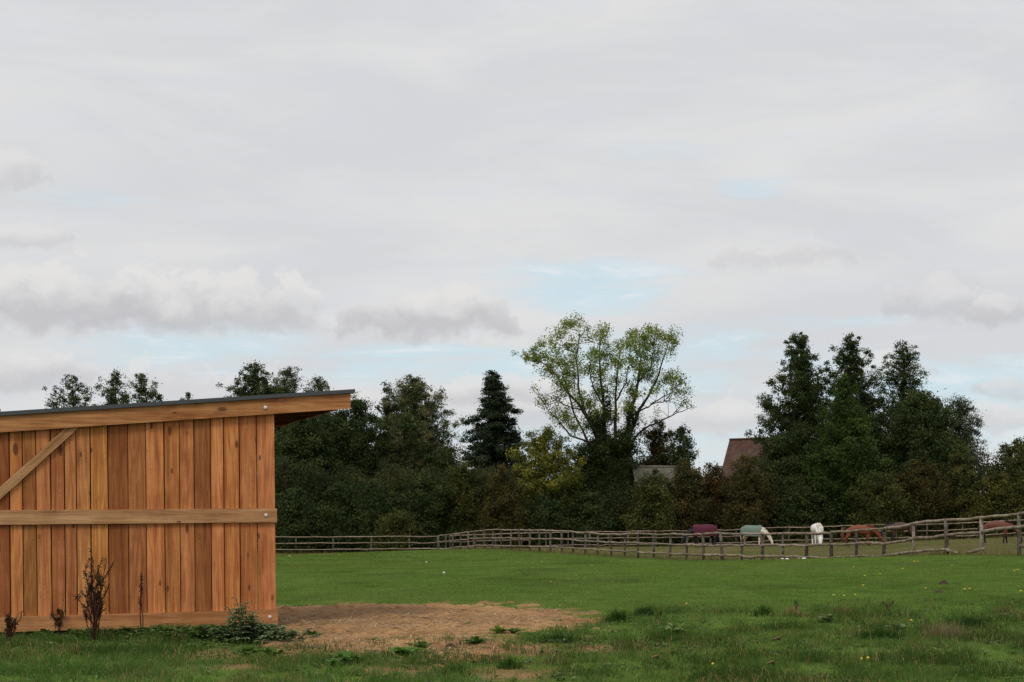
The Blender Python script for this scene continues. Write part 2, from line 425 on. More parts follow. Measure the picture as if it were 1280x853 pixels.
def soil_value(x, y, main=False):
    y = np.maximum(np.asarray(y, float), 6.0); x = np.asarray(x, float)
    px = 640 + F * x / y; py = HZ + CAMH * F / y
    n = 0.55 * (fbm(x * 1.1, y * 0.6, 3, 4) - 0.5) + 0.75 * (fbm(x * 4.5, y * 2.2, 4, 4) - 0.5)
    v = np.full(np.shape(px), -9.0)
    for i_, (cx, cy, rx, ry, b) in enumerate(((500, 778, 185, 19, 0.2), (345, 772, 80, 14, 0.15), (590, 783, 92, 15, -0.06), (430, 804, 115, 18, -0.12), (570, 808, 95, 22, -0.14),
                                (718, 777, 50, 5, -0.36), (660, 814, 70, 13, -0.42), (640, 842, 75, 14, -0.42), (255, 818, 90, 11, -0.45), (500, 838, 120, 14, -0.55), (742, 811, 40, 7, -.4), (300, 834, 100, 10, -.5))):
        if main and i_ > 5: continue
        v = np.maximum(v, 1 - np.sqrt(((px - cx) / rx) ** 2 + ((py - cy) / ry) ** 2) + b)
    return v + n * 1.35

def shed_inside(x, y, m=0.0):
    c, s = math.cos(SH_YAW), math.sin(SH_YAW)
    dx = np.asarray(x) - SH_X; dy = np.asarray(y) - SH_Y
    lx = dx * c + dy * s; ly = -dx * s + dy * c
    return (lx < m) & (lx > -4.3 - m) & (ly > -m) & (ly < 4.1 + m)

SH_X, SH_Y, SH_YAW, SH_TILT = -3.14, 21.4, R(19.4), R(0.55)

# ------------------------------------------------------------------ ground
def mat_ground():
    m, t = newmat('field_turf')
    geo = t.n('ShaderNodeNewGeometry'); p = geo.outputs['Position']
    z = t.attr('col'); zr, zg, zb = t.sep(z.outputs['Color'])
    n1 = t.noise(p, 0.22, 5, 0.6); n2 = t.noise(p, 1.6, 5, 0.65); n3 = t.noise(p, 14.0, 4, 0.7)
    c = t.mix(t.step(n2, 0.32, 0.68), (0.050, 0.090, 0.016), (0.092, 0.148, 0.030))
    c = t.mix(t.m('MULTIPLY', t.step(n1, 0.42, 0.65), 0.5), c, (0.075, 0.090, 0.030))
    c = t.mix(t.m('MULTIPLY', t.step(n3, 0.5, 0.75), 0.4), c, (0.028, 0.050, 0.010))
    d = t.mix(t.step(n2, 0.35, 0.65), (0.105, 0.095, 0.040), (0.082, 0.092, 0.030))
    d = t.mix(t.m('MULTIPLY', t.step(n1, 0.45, 0.6), 0.6), d, (0.14, 0.115, 0.055))
    c = t.mix(zr, c, d)
    c = t.mix(t.m('MULTIPLY', zg, t.step(n2, 0.2, 0.5)), c, (0.24, 0.145, 0.072))
    finish(t, c, 0.9, t.bump(t.m('ADD', n2, t.m('MULTIPLY', n3, 0.5)), 0.8, 0.06), 0.0)
    return m

def build_ground():
    xs = np.unique(np.concatenate([np.linspace(-1500, -60, 13), np.arange(-60, -14, 1.0), np.arange(-14, 14, 0.2), np.arange(14, 60, 1.0), np.linspace(60, 1500, 13)]).round(3))
    ys = np.unique(np.concatenate([np.linspace(-400, -20, 7), np.arange(-20, 12, 1.0), np.arange(12, 34, 0.2), np.arange(34, 60, 0.4), np.arange(60, 128, 0.6), np.arange(128, 200, 3), np.linspace(200, 2500, 15)]).round(3))
    X, Y = np.meshgrid(xs, ys, indexing='ij')
    near = ((np.abs(X) < 60) & (Y > 5) & (Y < 130))
    Z = TZ(X, Y) + near * ((fbm(X * 0.9, Y * 0.9, 11, 3) - 0.5) * 0.06 + (fbm(X * 0.12, Y * 0.12, 5, 3) - 0.5) * 0.08 * sstep(28, 50, Y))
    far = sstep(170, 700, np.hypot(X, Y))
    Z = Z * (1 - far) + 0.3 * far
    nx, ny = X.shape
    idx = np.arange(nx * ny).reshape(nx, ny)
    q = np.stack([idx[:-1, :-1], idx[1:, :-1], idx[1:, 1:], idx[:-1, 1:]], -1).reshape(-1, 4)
    pd = sstep(-0.6, 1.2, paddock(X, Y) + (fbm(X, Y, 21) - 0.5) * 1.5)
    so = sstep(-0.25, 0.25, soil_value(X, Y)) * (Y < 40) * (Y > 12)
    col = np.stack([pd, so, 0 * pd], -1).reshape(-1, 3)
    me = mesh_np('ground', np.stack([X, Y, Z], -1).reshape(-1, 3), [q], mat_ground(), {'col': col}, True)
    tag(link('ground', me), 'green pasture sloping gently away to the paddock fence', None, None, 'structure')
    # worn patch of bare earth and straw
    xs = np.arange(-5.2, 2.6, 0.05); ys = np.arange(14.2, 28.5, 0.06)
    X, Y = np.meshgrid(xs, ys, indexing='ij')
    s = soil_value(X, Y, True)
    Z = TZ(X, Y) + (fbm(X * 0.9, Y * 0.9, 11, 3) - 0.5) * 0.06 + np.where(s > 0, 0.012 + 0.02 * sstep(0, 0.5, s), np.maximum(s * 0.25, -0.12) + 0.012)
    Z += (fbm(X * 5, Y * 3, 31, 4) - 0.5) * 0.11 * sstep(0.0, 0.7, s) + 0.08 * np.exp(-((Y - 25.6) / 0.9) ** 2) * sstep(0.1, 0.6, s) * (0.5 + fbm(X, Y, 8))
    nx, ny = X.shape; idx = np.arange(nx * ny).reshape(nx, ny)
    q = np.stack([idx[:-1, :-1], idx[1:, :-1], idx[1:, 1:], idx[:-1, 1:]], -1).reshape(-1, 4)
    keep = (s.ravel()[q].max(1) > -0.2)
    m, t = newmat('bare_earth')
    p = t.n('ShaderNodeNewGeometry').outputs['Position']
    n1 = t.noise(p, 1.1, 5, 0.6); n2 = t.noise(p, 9.0, 5, 0.7)
    mp = t.n('ShaderNodeMapping'); mp.inputs['Scale'].default_value = (30, 9, 30); t.l(p, mp.inputs[0])
    n3 = t.noise(mp.outputs[0], 1.0, 4, 0.7)
    c = t.mix(t.step(n1, 0.35, 0.65), (0.29, 0.152, 0.063), (0.46, 0.265, 0.118))
    c = t.mix(t.m('MULTIPLY', t.step(n2, 0.46, 0.68), 0.75), c, (0.105, 0.058, 0.028))
    n4 = t.noise(p, 0.55, 3, 0.6)
    c = t.mix(t.m('MULTIPLY', t.step(n4, 0.48, 0.64), 0.55), c, (0.15, 0.085, 0.040))
    c = t.mix(t.m('MULTIPLY', t.step(n3, 0.55, 0.75), 0.5), c, (0.42, 0.29, 0.16))
    finish(t, c, 0.95, t.bump(t.m('ADD', n2, n3), 0.9, 0.03), 0.1)
    me = mesh_np('bare_earth', np.stack([X, Y, Z], -1).reshape(-1, 3), [q[keep]], m, None, True)
    tag(link('bare_earth', me), 'brown worn patch of bare earth and straw beside the wooden shed', None, None, 'structure')
    # straw
    rg = RS(4); n = 30000
    x = rg.uniform(-5, 2.4, n); y = rg.uniform(14.4, 28, n)
    k = soil_value(x, y, True) > rg.uniform(0.0, 0.5, n); x, y = x[k], y[k]; n = len(x)
    z = TZ(x, y) + (fbm(x * 0.9, y * 0.9, 11, 3) - 0.5) * 0.06 + 0.025 + rg.uniform(0, 0.03, n)
    a = rg.uniform(0, np.pi, n); L = rg.uniform(0.02, 0.11, n); W = rg.uniform(0.0025, 0.005, n)
    dx, dy = np.cos(a), np.sin(a); tilt = rg.normal(0, 0.12, n)
    c0 = np.stack([x, y, z], 1); dv = np.stack([dx, dy, tilt], 1) * L[:, None]; sv = np.stack([-dy, dx, np.zeros(n)], 1) * W[:, None]
    V = np.stack([c0 - dv - sv, c0 - dv + sv, c0 + dv + sv, c0 + dv - sv], 1).reshape(-1, 3)
    base = np.array([[0.50, 0.35, 0.18]]) * rg.uniform(0.45, 1.25, (n, 1)) * np.array([1, 1, 1]) + rg.normal(0, 0.015, (n, 3))
    me = mesh_np('straw', V, [np.arange(4 * n).reshape(-1, 4)], mat_leaf('straw', 0.15, 0.7), {'col': np.repeat(np.clip(base, .02, 1), 4, 0)})
    tag(link('straw', me), 'loose pale straw scattered over the bare earth patch', None, None, 'stuff')

# ------------------------------------------------------------------ grass
def blades(x, y, z, L, W, lean, col, rg, bend=True):
    n = len(x); a = rg.uniform(0, 2 * np.pi, n); b = rg.uniform(0, 2 * np.pi, n)
    side = np.stack([np.cos(a), np.sin(a), np.zeros(n)], 1) * (W / 2)[:, None]
    lv = np.stack([np.cos(b), np.sin(b), np.zeros(n)], 1) * (lean * L)[:, None]
    up = np.array([0, 0, 1.0])[None] * L[:, None]
    p0 = np.stack([x, y, z - 0.01], 1)
    if bend:
        mid = p0 + up * 0.55 + lv * 0.3; tip = p0 + up * (1 - 0.35 * np.minimum(lean, 1.2))[:, None] + lv
        V = np.stack([p0 - side, p0 + side, mid + side * 0.8, mid - side * 0.8, tip], 1).reshape(-1, 3)
        i = np.arange(n)[:, None] * 5
        Fs = [i + np.array([[0, 1, 2, 3]]), i + np.array([[3, 2, 4]])]
        m = 5
    else:
        tip = p0 + up + lv
        V = np.stack([p0 - side, p0 + side, tip], 1).reshape(-1, 3)
        Fs = [np.arange(3 * n).reshape(-1, 3)]; m = 3
    return V, Fs, np.repeat(col, m, 0)

def ground_z(x, y):
    return TZ(x, y) + (fbm(x * 0.9, y * 0.9, 11, 3) - 0.5) * 0.06 + (fbm(x * 0.12, y * 0.12, 5, 3) - 0.5) * 0.08 * sstep(28, 50, y)

def rough_zone(x, y):
    px = 640 + F * x / y; py = HZ + CAMH * F / y
    edge = np.interp(px, [-200, 330, 360, 640, 700, 800, 1000, 1280, 1500], [760, 760, 800, 800, 785, 763, 760, 757, 755])
    return sstep(-6, 8, py - edge + (fbm(x * 0.8, y * 0.8, 41) - 0.5) * 14)

def build_grass():
    rg = RS(99)
    G1 = np.array([0.114, 0.188, 0.042]); G2 = np.array([0.190, 0.272, 0.075]); G3 = np.array([0.036, 0.074, 0.018]); DRY = np.array([0.26, 0.205, 0.09]); OL = np.array([0.145, 0.185, 0.042])
    Vs, Fq, Ft, Cs = [], [], [], []; off = 0
    bands = ((11.5, 16, 1500, True), (16, 21, 1150, True), (21, 28, 800, True), (28, 38, 420, True), (38, 52, 230, False), (52, 75, 110, False), (75, 116, 42, False))
    for (y0, y1, den, bend) in bands:
        wmax = 0.37 * y1 + 1.0
        n = int(den * (y1 - y0) * 2 * wmax)
        y = rg.uniform(y0, y1, n); x = rg.uniform(-wmax, wmax, n)
        k = (np.abs(x) < 0.37 * y + 1.0) & ~shed_inside(x, y, -0.02) & (paddock(x, y) < 0.3)
        x, y = x[k], y[k]
        s = soil_value(x, y) + (fbm(x * 3.6, y * 2.4, 37, 3) - .5) * np.where(y < 22, 1.7, .5)
        k = (s < rg.uniform(-0.45, np.where(y < 21.5, 0.85, 0.45), len(x))) | (y > 30)
        x, y = x[k], y[k]; n = len(x)
        rz = rough_zone(x, y)
        tuft = fbm(x * 1.7, y * 1.7, 51, 3)
        t2 = fbm(x * 0.55, y * 0.4, 57, 3); t3 = fbm(x * 4.2, y * 3.4, 58, 3)
        L = rg.uniform(0.022, 0.052, n) * (1 + 2.0 * rz * sstep(0.48, 0.70, tuft) + 2.2 * rz * sstep(0.52, 0.70, t3))
        L *= 1 + sstep(40, 110, y) * 0.9
        W = rg.uniform(0.004, 0.008, n) * (1 + sstep(20, 45, y) * 1.3 + sstep(45, 100, y) * 3.5)
        lean = rg.uniform(0.15, 1.1, n)
        f = np.clip(rg.normal(0.45, 0.25, n) + (t2 - 0.5) * 1.6 + (t3 - .5) * 1.3 * (.8 + .3 * rz), 0, 1)[:, None]
        col = G1 * (1 - f) + G2 * f
        dk = (np.maximum(sstep(0.48, 0.66, tuft), sstep(.54, .68, t3)) * rz * 0.8)[:, None]
        col = col * (1 - dk) + G3 * dk
        big = fbm(x * 0.16, y * 0.10, 71, 4)
        col = col * (1 - .38 * (sstep(.50, .66, fbm(x * .45, y * .22, 73, 4)) * sstep(24, 32, y)))[:, None]
        og = (sstep(0.45, 0.68, big) * 0.55 * sstep(24, 40, y))[:, None]
        col = col * (1 - og) + OL * og
        pdry = 0.05 + 0.10 * rz * sstep(0.55, 0.7, fbm(x * 0.9, y * 0.9, 61, 3)) + 0.10 * sstep(80, 112, y)
        pch = sstep(.40, .62, fbm(x * .7, y * .45, 91, 4))[:, None]
        col = col * (1 - rz[:, None] * (.34 * (1 - pch) - .16 * pch))
        br = (sstep(.56, .72, fbm(x * 1.2, y * .9, 93, 4)) * rz * .55)
        pdry = pdry + br * .5
        d = (rg.rand(n) < pdry)[:, None]
        col = np.where(d, DRY * rg.uniform(0.5, 1.1, (n, 1)), col) * rg.uniform(0.8, 1.2, (n, 1))
        col = col * (1 + .18 * sstep(34, 22, y))[:, None]
        V, Fs, C = blades(x, y, ground_z(x, y), L, W, lean, col, rg, bend)
        Vs.append(V); Cs.append(C)
        for f_ in Fs: (Fq if f_.shape[1] == 4 else Ft).append(f_ + off)
        off += len(V)
    me = mesh_np('grass', np.concatenate(Vs), [np.concatenate(Fq), np.concatenate(Ft)], mat_leaf('grass_blade', 0.38, 0.8, 0.0), {'col': np.concatenate(Cs)})
    tag(link('grass', me), 'grazed green grass of the field, rougher and tussocky in front', None, None, 'stuff')
    # unmown, half dry grass along the fences and inside the paddock
    xs, ys, Ls = [], [], []
    for (PX, YY, den, hgt) in ((MPX, MY, 34, 0.26), (LPX, LY, 26, 0.34), (BPX, BY, 30, 0.30)):
        X = XA(PX, YY)
        for k in range(len(PX) - 1):
            ln = math.hypot(X[k + 1] - X[k], YY[k + 1] - YY[k]); n = int(ln * den)
            u = rg.rand(n)
            xs.append(X[k] + (X[k + 1] - X[k]) * u + rg.normal(0, 0.25, n)); ys.append(YY[k] + (YY[k + 1] - YY[k]) * u + rg.normal(0, 0.25, n))
            Ls.append(rg.uniform(0.4, 1.1, n) * hgt)
    n = 60000
    y = rg.uniform(44, 124, n); x = rg.uniform(-42, 42, n)
    k = (np.abs(x) < 0.37 * y) & (paddock(x, y) > 0.3)
    x, y = x[k], y[k]; hgt = np.where(x < -5.5, 0.32, 0.10) * (0.4 + fbm(x * .5, y * .5, 33))
    xs.append(x); ys.append(y); Ls.append(rg.uniform(0.4, 1.1, len(x)) * hgt)
    x = np.concatenate(xs); y = np.concatenate(ys); L = np.concatenate(Ls); n = len(x)
    f = np.clip(rg.normal(0.5, 0.3, n) + (fbm(x * .4, y * .4, 81) - .5) * 2, 0, 1)[:, None]
    col = np.array([0.095, 0.115, 0.036]) * (1 - f) + np.array([0.21, 0.165, 0.080]) * f
    V, Fs, C = blades(x, y, ground_z(x, y), L, rg.uniform(0.02, 0.05, n), rg.uniform(0.1, 0.7, n), col, rg, False)
    me = mesh_np('dry_grass', V, Fs, bpy.data.materials['grass_blade'], {'col': C})
    tag(link('dry_grass', me), 'olive and straw coloured grass in the paddock and along the fences', None, None, 'stuff')

# ------------------------------------------------------------------ shed
def build_shed():
    rg = RS(12)
    M_board = mat_wood('larch_board', (0.34, 0.130, 0.037), (0.60, 0.280, 0.096))
    M_rail = mat_wood('planed_rail', (0.42, 0.225, 0.105), (0.58, 0.34, 0.17))
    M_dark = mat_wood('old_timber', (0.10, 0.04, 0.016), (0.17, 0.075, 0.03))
    m, t = newmat('roof_felt'); g = t.n('ShaderNodeNewGeometry').outputs['Position']
    n = t.noise(g, 30, 4); finish(t, t.mix(n, (0.035, 0.042, 0.045), (0.07, 0.08, 0.085)), 0.55, t.bump(n, .3, .01), 0.5); M_felt = m
    m, t = newmat('zinc_screw'); finish(t, (0.75, 0.75, 0.74), 0.3, None, 0.5, 0.8); M_zinc = m
    root = empty('field_shelter', (SH_X, SH_Y, 0.0))
    root.rotation_euler = Matrix.Rotation(SH_YAW, 4, 'Z').to_3x3().to_4x4().__matmul__(Matrix.Rotation(-SH_TILT, 4, 'Y')).to_euler()
    tag(root, 'new timber field shelter of upright boards under a dark sloping roof', 'shed')
    sl = 0.0805
    def ztop(x): return 2.83 + sl * x            # underside of the fascia
    def ztop_b(x): return ztop(x) + 0.15
    # seam positions (px) -> wall coordinate
    c, s = math.cos(SH_YAW), math.sin(SH_YAW)
    def wall_t(px):
        k = (px - 640) / F
        return (k * SH_Y - SH_X) / (c - k * s)
    seams = [345.5, 322.5, 300.8, 281.2, 265, 244.2, 226, 207, 184, 161.5, 136.5, 114.8, 97, 82.2, 65.3, 46.8, 29.8, 13.5]
    xs = [wall_t(p) for p in seams]
    while xs[-1] > -4.1: xs.append(xs[-1] - rg.uniform(0.16, 0.2))
    tones = [1.12, 0.98, 1.12, 1.28, 0.66, 1.15, 1.0, 1.2, 0.84, 0.66, 1.12, 1.1, 0.95, 0.9, 1.08, 0.74, 1.1, 0.62]
    mb = MB()
    for k in range(len(xs) - 1):
        x1, x0 = xs[k] - 0.007, xs[k + 1] + 0.007
        y = -0.026 + rg.uniform(-0.004, 0.004)
        tn = tones[k] if k < len(tones) else rg.uniform(.7, 1)
        warm = 1 - .55 * max(0, 1 - tn) * rg.uniform(.3, 1); colr = (tn * 1.04, tn * rg.uniform(.92, 1.04) * warm, tn * rg.uniform(.84, 1.08) * warm)
        zb = 0.05 + rg.uniform(-.01, .01)
        lean = rg.uniform(-.004, .004)
        add_hexa(mb, [(x0, y, zb), (x1, y, zb), (x1, y + 0.024, zb), (x0, y + 0.024, zb),
                      (x0 + lean, y, ztop_b(x0)), (x1 + lean, y, ztop_b(x1)), (x1 + lean, y + 0.024, ztop_b(x1)), (x0 + lean, y + 0.024, ztop_b(x0))], colr, (0, 0, 1), rg.uniform(0, 20))
    mb.build('wall', M_board, root)
    # dark backing battens so the gaps read dark, and the other walls
    mb = MB(); xl = xs[-1]
    for k in range(24):                                     # back wall (left, low side) boards along y
        y0 = 0.0 + k * 0.165
        add_box(mb, xl - 0.024, xl, y0 + .002, y0 + .163, 0.05, ztop(xl) + .12, (rg.uniform(.7, 1),) * 3, (0, 0, 1), rg.uniform(0, 9))
    mb.build('rear_wall', M_board, root)
    mb = MB()
    for k in range(len(xs) - 1):
        add_box(mb, xs[k + 1] + .002, xs[k] - .002, 3.96, 3.984, 0.05, ztop_b((xs[k] + xs[k + 1]) / 2) - .03, (rg.uniform(.7, 1),) * 3, (0, 0, 1), rg.uniform(0, 9))
    mb.build('far_wall', M_board, root)
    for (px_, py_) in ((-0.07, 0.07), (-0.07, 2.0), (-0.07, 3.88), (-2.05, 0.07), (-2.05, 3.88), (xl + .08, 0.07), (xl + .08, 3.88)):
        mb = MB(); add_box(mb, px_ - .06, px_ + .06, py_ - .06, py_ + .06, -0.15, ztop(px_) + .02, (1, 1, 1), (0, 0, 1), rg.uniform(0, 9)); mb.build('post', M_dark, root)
    # horizontal rails on the outside
    mb = MB(); add_box(mb, xl - .02, 0.012, -0.066, -0.032, 1.392, 1.575, (1, 1, 1), (1, 0, 0), 3.3); mb.build('middle_rail', M_rail, root)
    mb = MB(); add_box(mb, xl - .02, 0.012, -0.068, -0.032, 0.042, 0.232, (.98, .82, .68), (1, 0, 0), 8.1); mb.build('base_board', M_rail, root)
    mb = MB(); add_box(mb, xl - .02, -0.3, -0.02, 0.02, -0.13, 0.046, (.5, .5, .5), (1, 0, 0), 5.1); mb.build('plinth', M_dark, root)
    # diagonal brace
    tA = wall_t(92); zA = ztop(tA) - 0.0; tB = wall_t(-22); zB = 1.578
    a = np.array([tA, 0, zA]); b = np.array([tB, 0, zB]); d = (a - b) / np.linalg.norm(a - b); nrm = np.array([-d[2], 0, d[0]]) * 0.058
    mb = MB()
    e0 = b + d * 0.0
    hw = 0.058
    sx = hw / max(d[2], .2)
    sz_t = sl
    add_hexa(mb, [(b[0] - sx, -.064, zB), (b[0] + sx, -.064, zB), (b[0] + sx, -.034, zB), (b[0] - sx, -.034, zB),
                  (a[0] - sx, -.064, zA - sx * sl - .002), (a[0] + sx, -.064, zA + sx * sl - .002), (a[0] + sx, -.034, zA + sx * sl - .002), (a[0] - sx, -.034, zA - sx * sl - .002)], (.98, .98, .95), d, 2.2)
    mb.build('brace', M_rail, root)
    # roof: fascia, deck, felt, purlins
    M_fas = mat_wood('fascia_board', (0.36, 0.15, 0.052), (0.55, 0.27, 0.11))
    def slab(name, x0, x1, y0, y1, zo, th, mat, colr=(1, 1, 1), along=(1, 0, 0), off=0.):
        mb = MB()
        add_hexa(mb, [(x0, y0, ztop(x0) + zo), (x1, y0, ztop(x1) + zo), (x1, y1, ztop(x1) + zo), (x0, y1, ztop(x0) + zo),
                      (x0, y0, ztop(x0) + zo + th), (x1, y0, ztop(x1) + zo + th), (x1, y1, ztop(x1) + zo + th), (x0, y1, ztop(x0) + zo + th)], colr, along, off)
        return mb.build(name, mat, root)
    slab('fascia', xl - .5, 1.02, -0.10, -0.068, 0.0, 0.205, M_fas, (1, 1, 1), (1, 0, 0), 1.0)
    slab('fascia', xl - .5, 1.02, 4.03, 4.06, 0.0, 0.205, M_fas, (.9, .9, .9), (1, 0, 0), 6.0)
    slab('eave_board', 0.985, 1.018, -0.065, 4.027, 0.035, 0.165, M_fas, (.8, .8, .8), (0, 1, 0), 4.0)
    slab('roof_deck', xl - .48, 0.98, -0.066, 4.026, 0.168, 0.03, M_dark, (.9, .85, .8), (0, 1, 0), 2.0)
    slab('roof_covering', xl - .55, 1.075, -0.135, 4.095, 0.2075, 0.05, M_felt)
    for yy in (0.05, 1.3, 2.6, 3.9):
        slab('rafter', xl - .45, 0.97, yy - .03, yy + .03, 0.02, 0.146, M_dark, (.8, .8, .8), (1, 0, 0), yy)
    for (tx, tzv, yy) in ((wall_t(332.5), ztop(wall_t(332.5)) + 0.09, -.103), (wall_t(332.5), 1.485, -.069), (wall_t(336), 0.135, -.071)):
        mb = MB(); a_ = np.linspace(0, 2 * np.pi, 10, endpoint=False)
        add_tube(mb, [(tx, yy + .004, tzv), (tx, yy - .008, tzv), (tx, yy - .012, tzv)], [0.024, 0.024, 0.012], 10)
        mb.build('bolt', M_zinc, root)
    return root

# ------------------------------------------------------------------ fences
def wiggle(p0, p1, n, amp, rg):
    u = np.linspace(0, 1, n)[:, None]
    p = np.asarray(p0) * (1 - u) + np.asarray(p1) * u
    w = np.cumsum(rg.normal(0, 1, (n, 3)), 0); w -= w[0] * (1 - u) + w[-1] * u
    return p + w * amp

def build_fences():
    Mp = mat_wood('fence_post_wood', (0.055, 0.042, 0.034), (0.115, 0.09, 0.07), knots=False, rough=0.9, grey=(0.14, 0.125, 0.105))
    Mr = mat_wood('fence_rail_wood', (0.15, 0.108, 0.075), (0.27, 0.21, 0.15), knots=False, rough=0.9, grey=(0.28, 0.235, 0.185))
    def fence(label, PX, YY, rails, base, seed, rp, rr, group=None, gap=None, extra=0.06, lightposts=()):
        rg = RS(seed); n = len(PX)
        X = XA(PX, YY)
        k0 = n // 2
        root = empty('paddock_fence', (X[k0], YY[k0], tz(X[k0], YY[k0])))
        tag(root, label, 'fence')
        o = Vector(root.location)
        for k in range(n):
            zt = ZA(rails[0][k], YY[k]) + extra * rg.uniform(.3, 1.2)
            zb = min(tz(X[k], YY[k]), ZA(base[k], YY[k])) - 0.25
            lx, ly = rg.normal(0, .035), rg.normal(0, .03)
            sh = rg.uniform(.65, 1.1) if k not in lightposts else 2.0
            mb = MB(); h = zt - zb; r = rp * rg.uniform(.85, 1.15)
            add_tube(mb, [(0, 0, 0), (lx * .4, ly * .4, h * .5), (lx, ly, h), ], [r * 1.05, r, r * .94], 9, (sh, sh * .97, sh * .94), True, rg.uniform(0, 9))
            mb.build('post', Mp, root, True, Vector((X[k], YY[k] + rp, zb)) - o)
        for ri, rail in enumerate(rails):
            k = 0 if ri % 2 == 0 else 1
            st = [0] + list(range(2 - ri % 2, n - 1, 2)) + [n - 1]
            for a, b in zip(st[:-1], st[1:]):
                if gap and ri == 2 and any(g in range(a, b) for g in gap): continue
                pts = []
                for q in range(a, b + 1):
                    pts.append((X[q], YY[q] - rr - .005, ZA(rail[q], YY[q])))
                pts = np.array(pts)
                d = pts[-1] - pts[-2]; pts[-1] = pts[-1] + d / np.linalg.norm(d) * 0.08
                full = []
                for q in range(len(pts) - 1):
                    w = wiggle(pts[q], pts[q + 1], 7, 0.015, rg)
                    full.append(w if q == 0 else w[1:])
                full = np.concatenate(full)
                L = len(full); r = rr * rg.uniform(.85, 1.12) * np.linspace(1.12, .88, L) * (1 + rg.normal(0, .03, L))
                sh = rg.uniform(.8, 1.15)
                mb = MB(); c0 = full[0].copy()
                add_tube(mb, full - c0, r, 8, (sh, sh * rg.uniform(.95, 1.02), sh * rg.uniform(.9, 1.03)), True, rg.uniform(0, 9))
                mb.build('rail', Mr, root, True, Vector(c0) - o)
        return root, Mr, o
    root, Mr, o = fence('round-rail fence before the horses, curving nearer at the right with a broken bottom rail', MPX, MY, [MTOP, MMID, MLOW], MBASE, 3, 0.058, 0.046, gap=(34,), lightposts=(33, 35))
    # the two broken ends of the bottom rail
    Y1, Y2 = MY[34] - .05, MY[35] - .05
    mb = MB(); p = P(MPX[34] - 2, MLOW[34], Y1); q = P(1197.5, 692.3, Y1 - .5)
    c0 = np.array(p); add_tube(mb, wiggle(p, q, 6, .006, RS(1)) - c0, [.05, .05, .047, .045, .04, .02], 8, (1, 1, 1)); mb.build('broken_rail', Mr, root, True, Vector(c0) - o)
    mb = MB(); p = P(1208, 690.8, Y2 + .6); q = P(1230, 686, Y2)
    c0 = np.array(p); add_tube(mb, wiggle(p, q, 6, .006, RS(2)) - c0, [.025, .045, .05, .05, .05, .05], 8, (.9, .9, .95)); mb.build('broken_rail', Mr, root, True, Vector(c0) - o)
    lt = 671.9 - (LPX - 346) * 0.007; lt = np.where(LPX > 530, 670.6, lt)
    fence('level three-rail fence running left from the fence corner and behind the wooden shed', LPX, LY, [lt, lt + 7.8, lt + 15.6], lt + 21, 5, 0.055, 0.04)
    fence('rear three-rail fence running behind the horses at the foot of the trees', BPX, BY, [BTOP, BTOP + 8, BTOP + 16.3], BTOP + 21, 8, 0.05, 0.034)

# ------------------------------------------------------------------ foliage
def leaf_quads(C, size, rg, up=0.25, asp=0.62):
    n = len(C)
    nr = rg.normal(size=(n, 3)); nr[:, 2] = np.abs(nr[:, 2]) + up; nr /= np.linalg.norm(nr, axis=1)[:, None]
    t = np.cross(nr, rg.normal(size=(n, 3))); t /= np.linalg.norm(t, axis=1)[:, None] + 1e-9
    b = np.cross(nr, t); s = size * rg.uniform(.6, 1.25, n)
    t = t * (s * .5)[:, None]; b = b * (s * .5 * asp)[:, None]
    V = np.stack([C - t, C + b * 1.0 + t * .1, C + t, C - b + t * .1], 1).reshape(-1, 3)
    return V
def palette(pal, n, clump_f, rg):
    """pal: list of colours; clump_f in 0..1 chooses along it"""
    pal = np.asarray(pal, float); k = np.clip(clump_f + rg.normal(0, .12, n), 0, 1) * (len(pal) - 1)
    i = np.minimum(k.astype(int), len(pal) - 2); f = (k - i)[:, None]
    return (pal[i] * (1 - f) + pal[i + 1] * f) * rg.uniform(.75, 1.25, (n, 1))

PROF = {
    'dome': lambda h: np.where(h < .35, .72 + .28 * h / .35, np.sqrt(np.maximum(0, 1 - ((h - .35) / .65) ** 2))),
    'round': lambda h: np.sqrt(np.maximum(0.04, 1 - (2 * h - 1) ** 2)) ** .8,
    'column': lambda h: np.where(h < .45, .8 + .2 * h / .45, np.maximum(.08, 1 - ((h - .45) / .55) ** 1.6)),
    'cone': lambda h: np.maximum(.06, (1 - h) ** .85),
    'spire': lambda h: np.where(h < .2, .85, np.maximum(.07, 1.0 - (h - .2) / .8) ** .8),
    'topround': lambda h: np.interp(h, [0, .55, .72, .84, .92, .97, 1], [.9, 1, .96, .82, .55, .3, .12]),
    'fir': lambda h: np.interp(h, [0, .3, .5, .68, .83, .93, 1], [1, 1, .92, .76, .50, .24, .04]),
    'alder': lambda h: np.interp(h, [0, .35, .51, .67, .77, .85, .91, .96, 1], [1, 1, .82, .64, .48, .40, .34, .2, .06]),
    'egg': lambda h: np.where(h < .3, .65 + .35 * h / .3, np.maximum(.05, 1 - ((h - .3) / .7) ** 1.35)),
}
LEAFMAT = {}
def leaf_material(kind):
    if kind not in LEAFMAT:
        LEAFMAT[kind] = {'broad': lambda: mat_leaf('broad_leaf', .28, .65, .12), 'needle': lambda: mat_leaf('needle_leaf', .08, .65, .12)}[kind]()
    return LEAFMAT[kind]
BARK = []  # one shared material
def bark():
    if not BARK:
        m, t = newmat('bark'); p = t.n('ShaderNodeTexCoord').outputs['Object']
        mp = t.n('ShaderNodeMapping'); mp.inputs['Scale'].default_value = (6, 6, 1.5); t.l(p, mp.inputs[0])
        n = t.noise(mp.outputs[0], 2.0, 5, .6)
        c = t.mix(t.step(n, .35, .65), (0.026, 0.022, 0.016), (0.060, 0.052, 0.040)); finish(t, c, .9, t.bump(n, .6, .05), .15)
        BARK.append(m)
    return BARK[0]

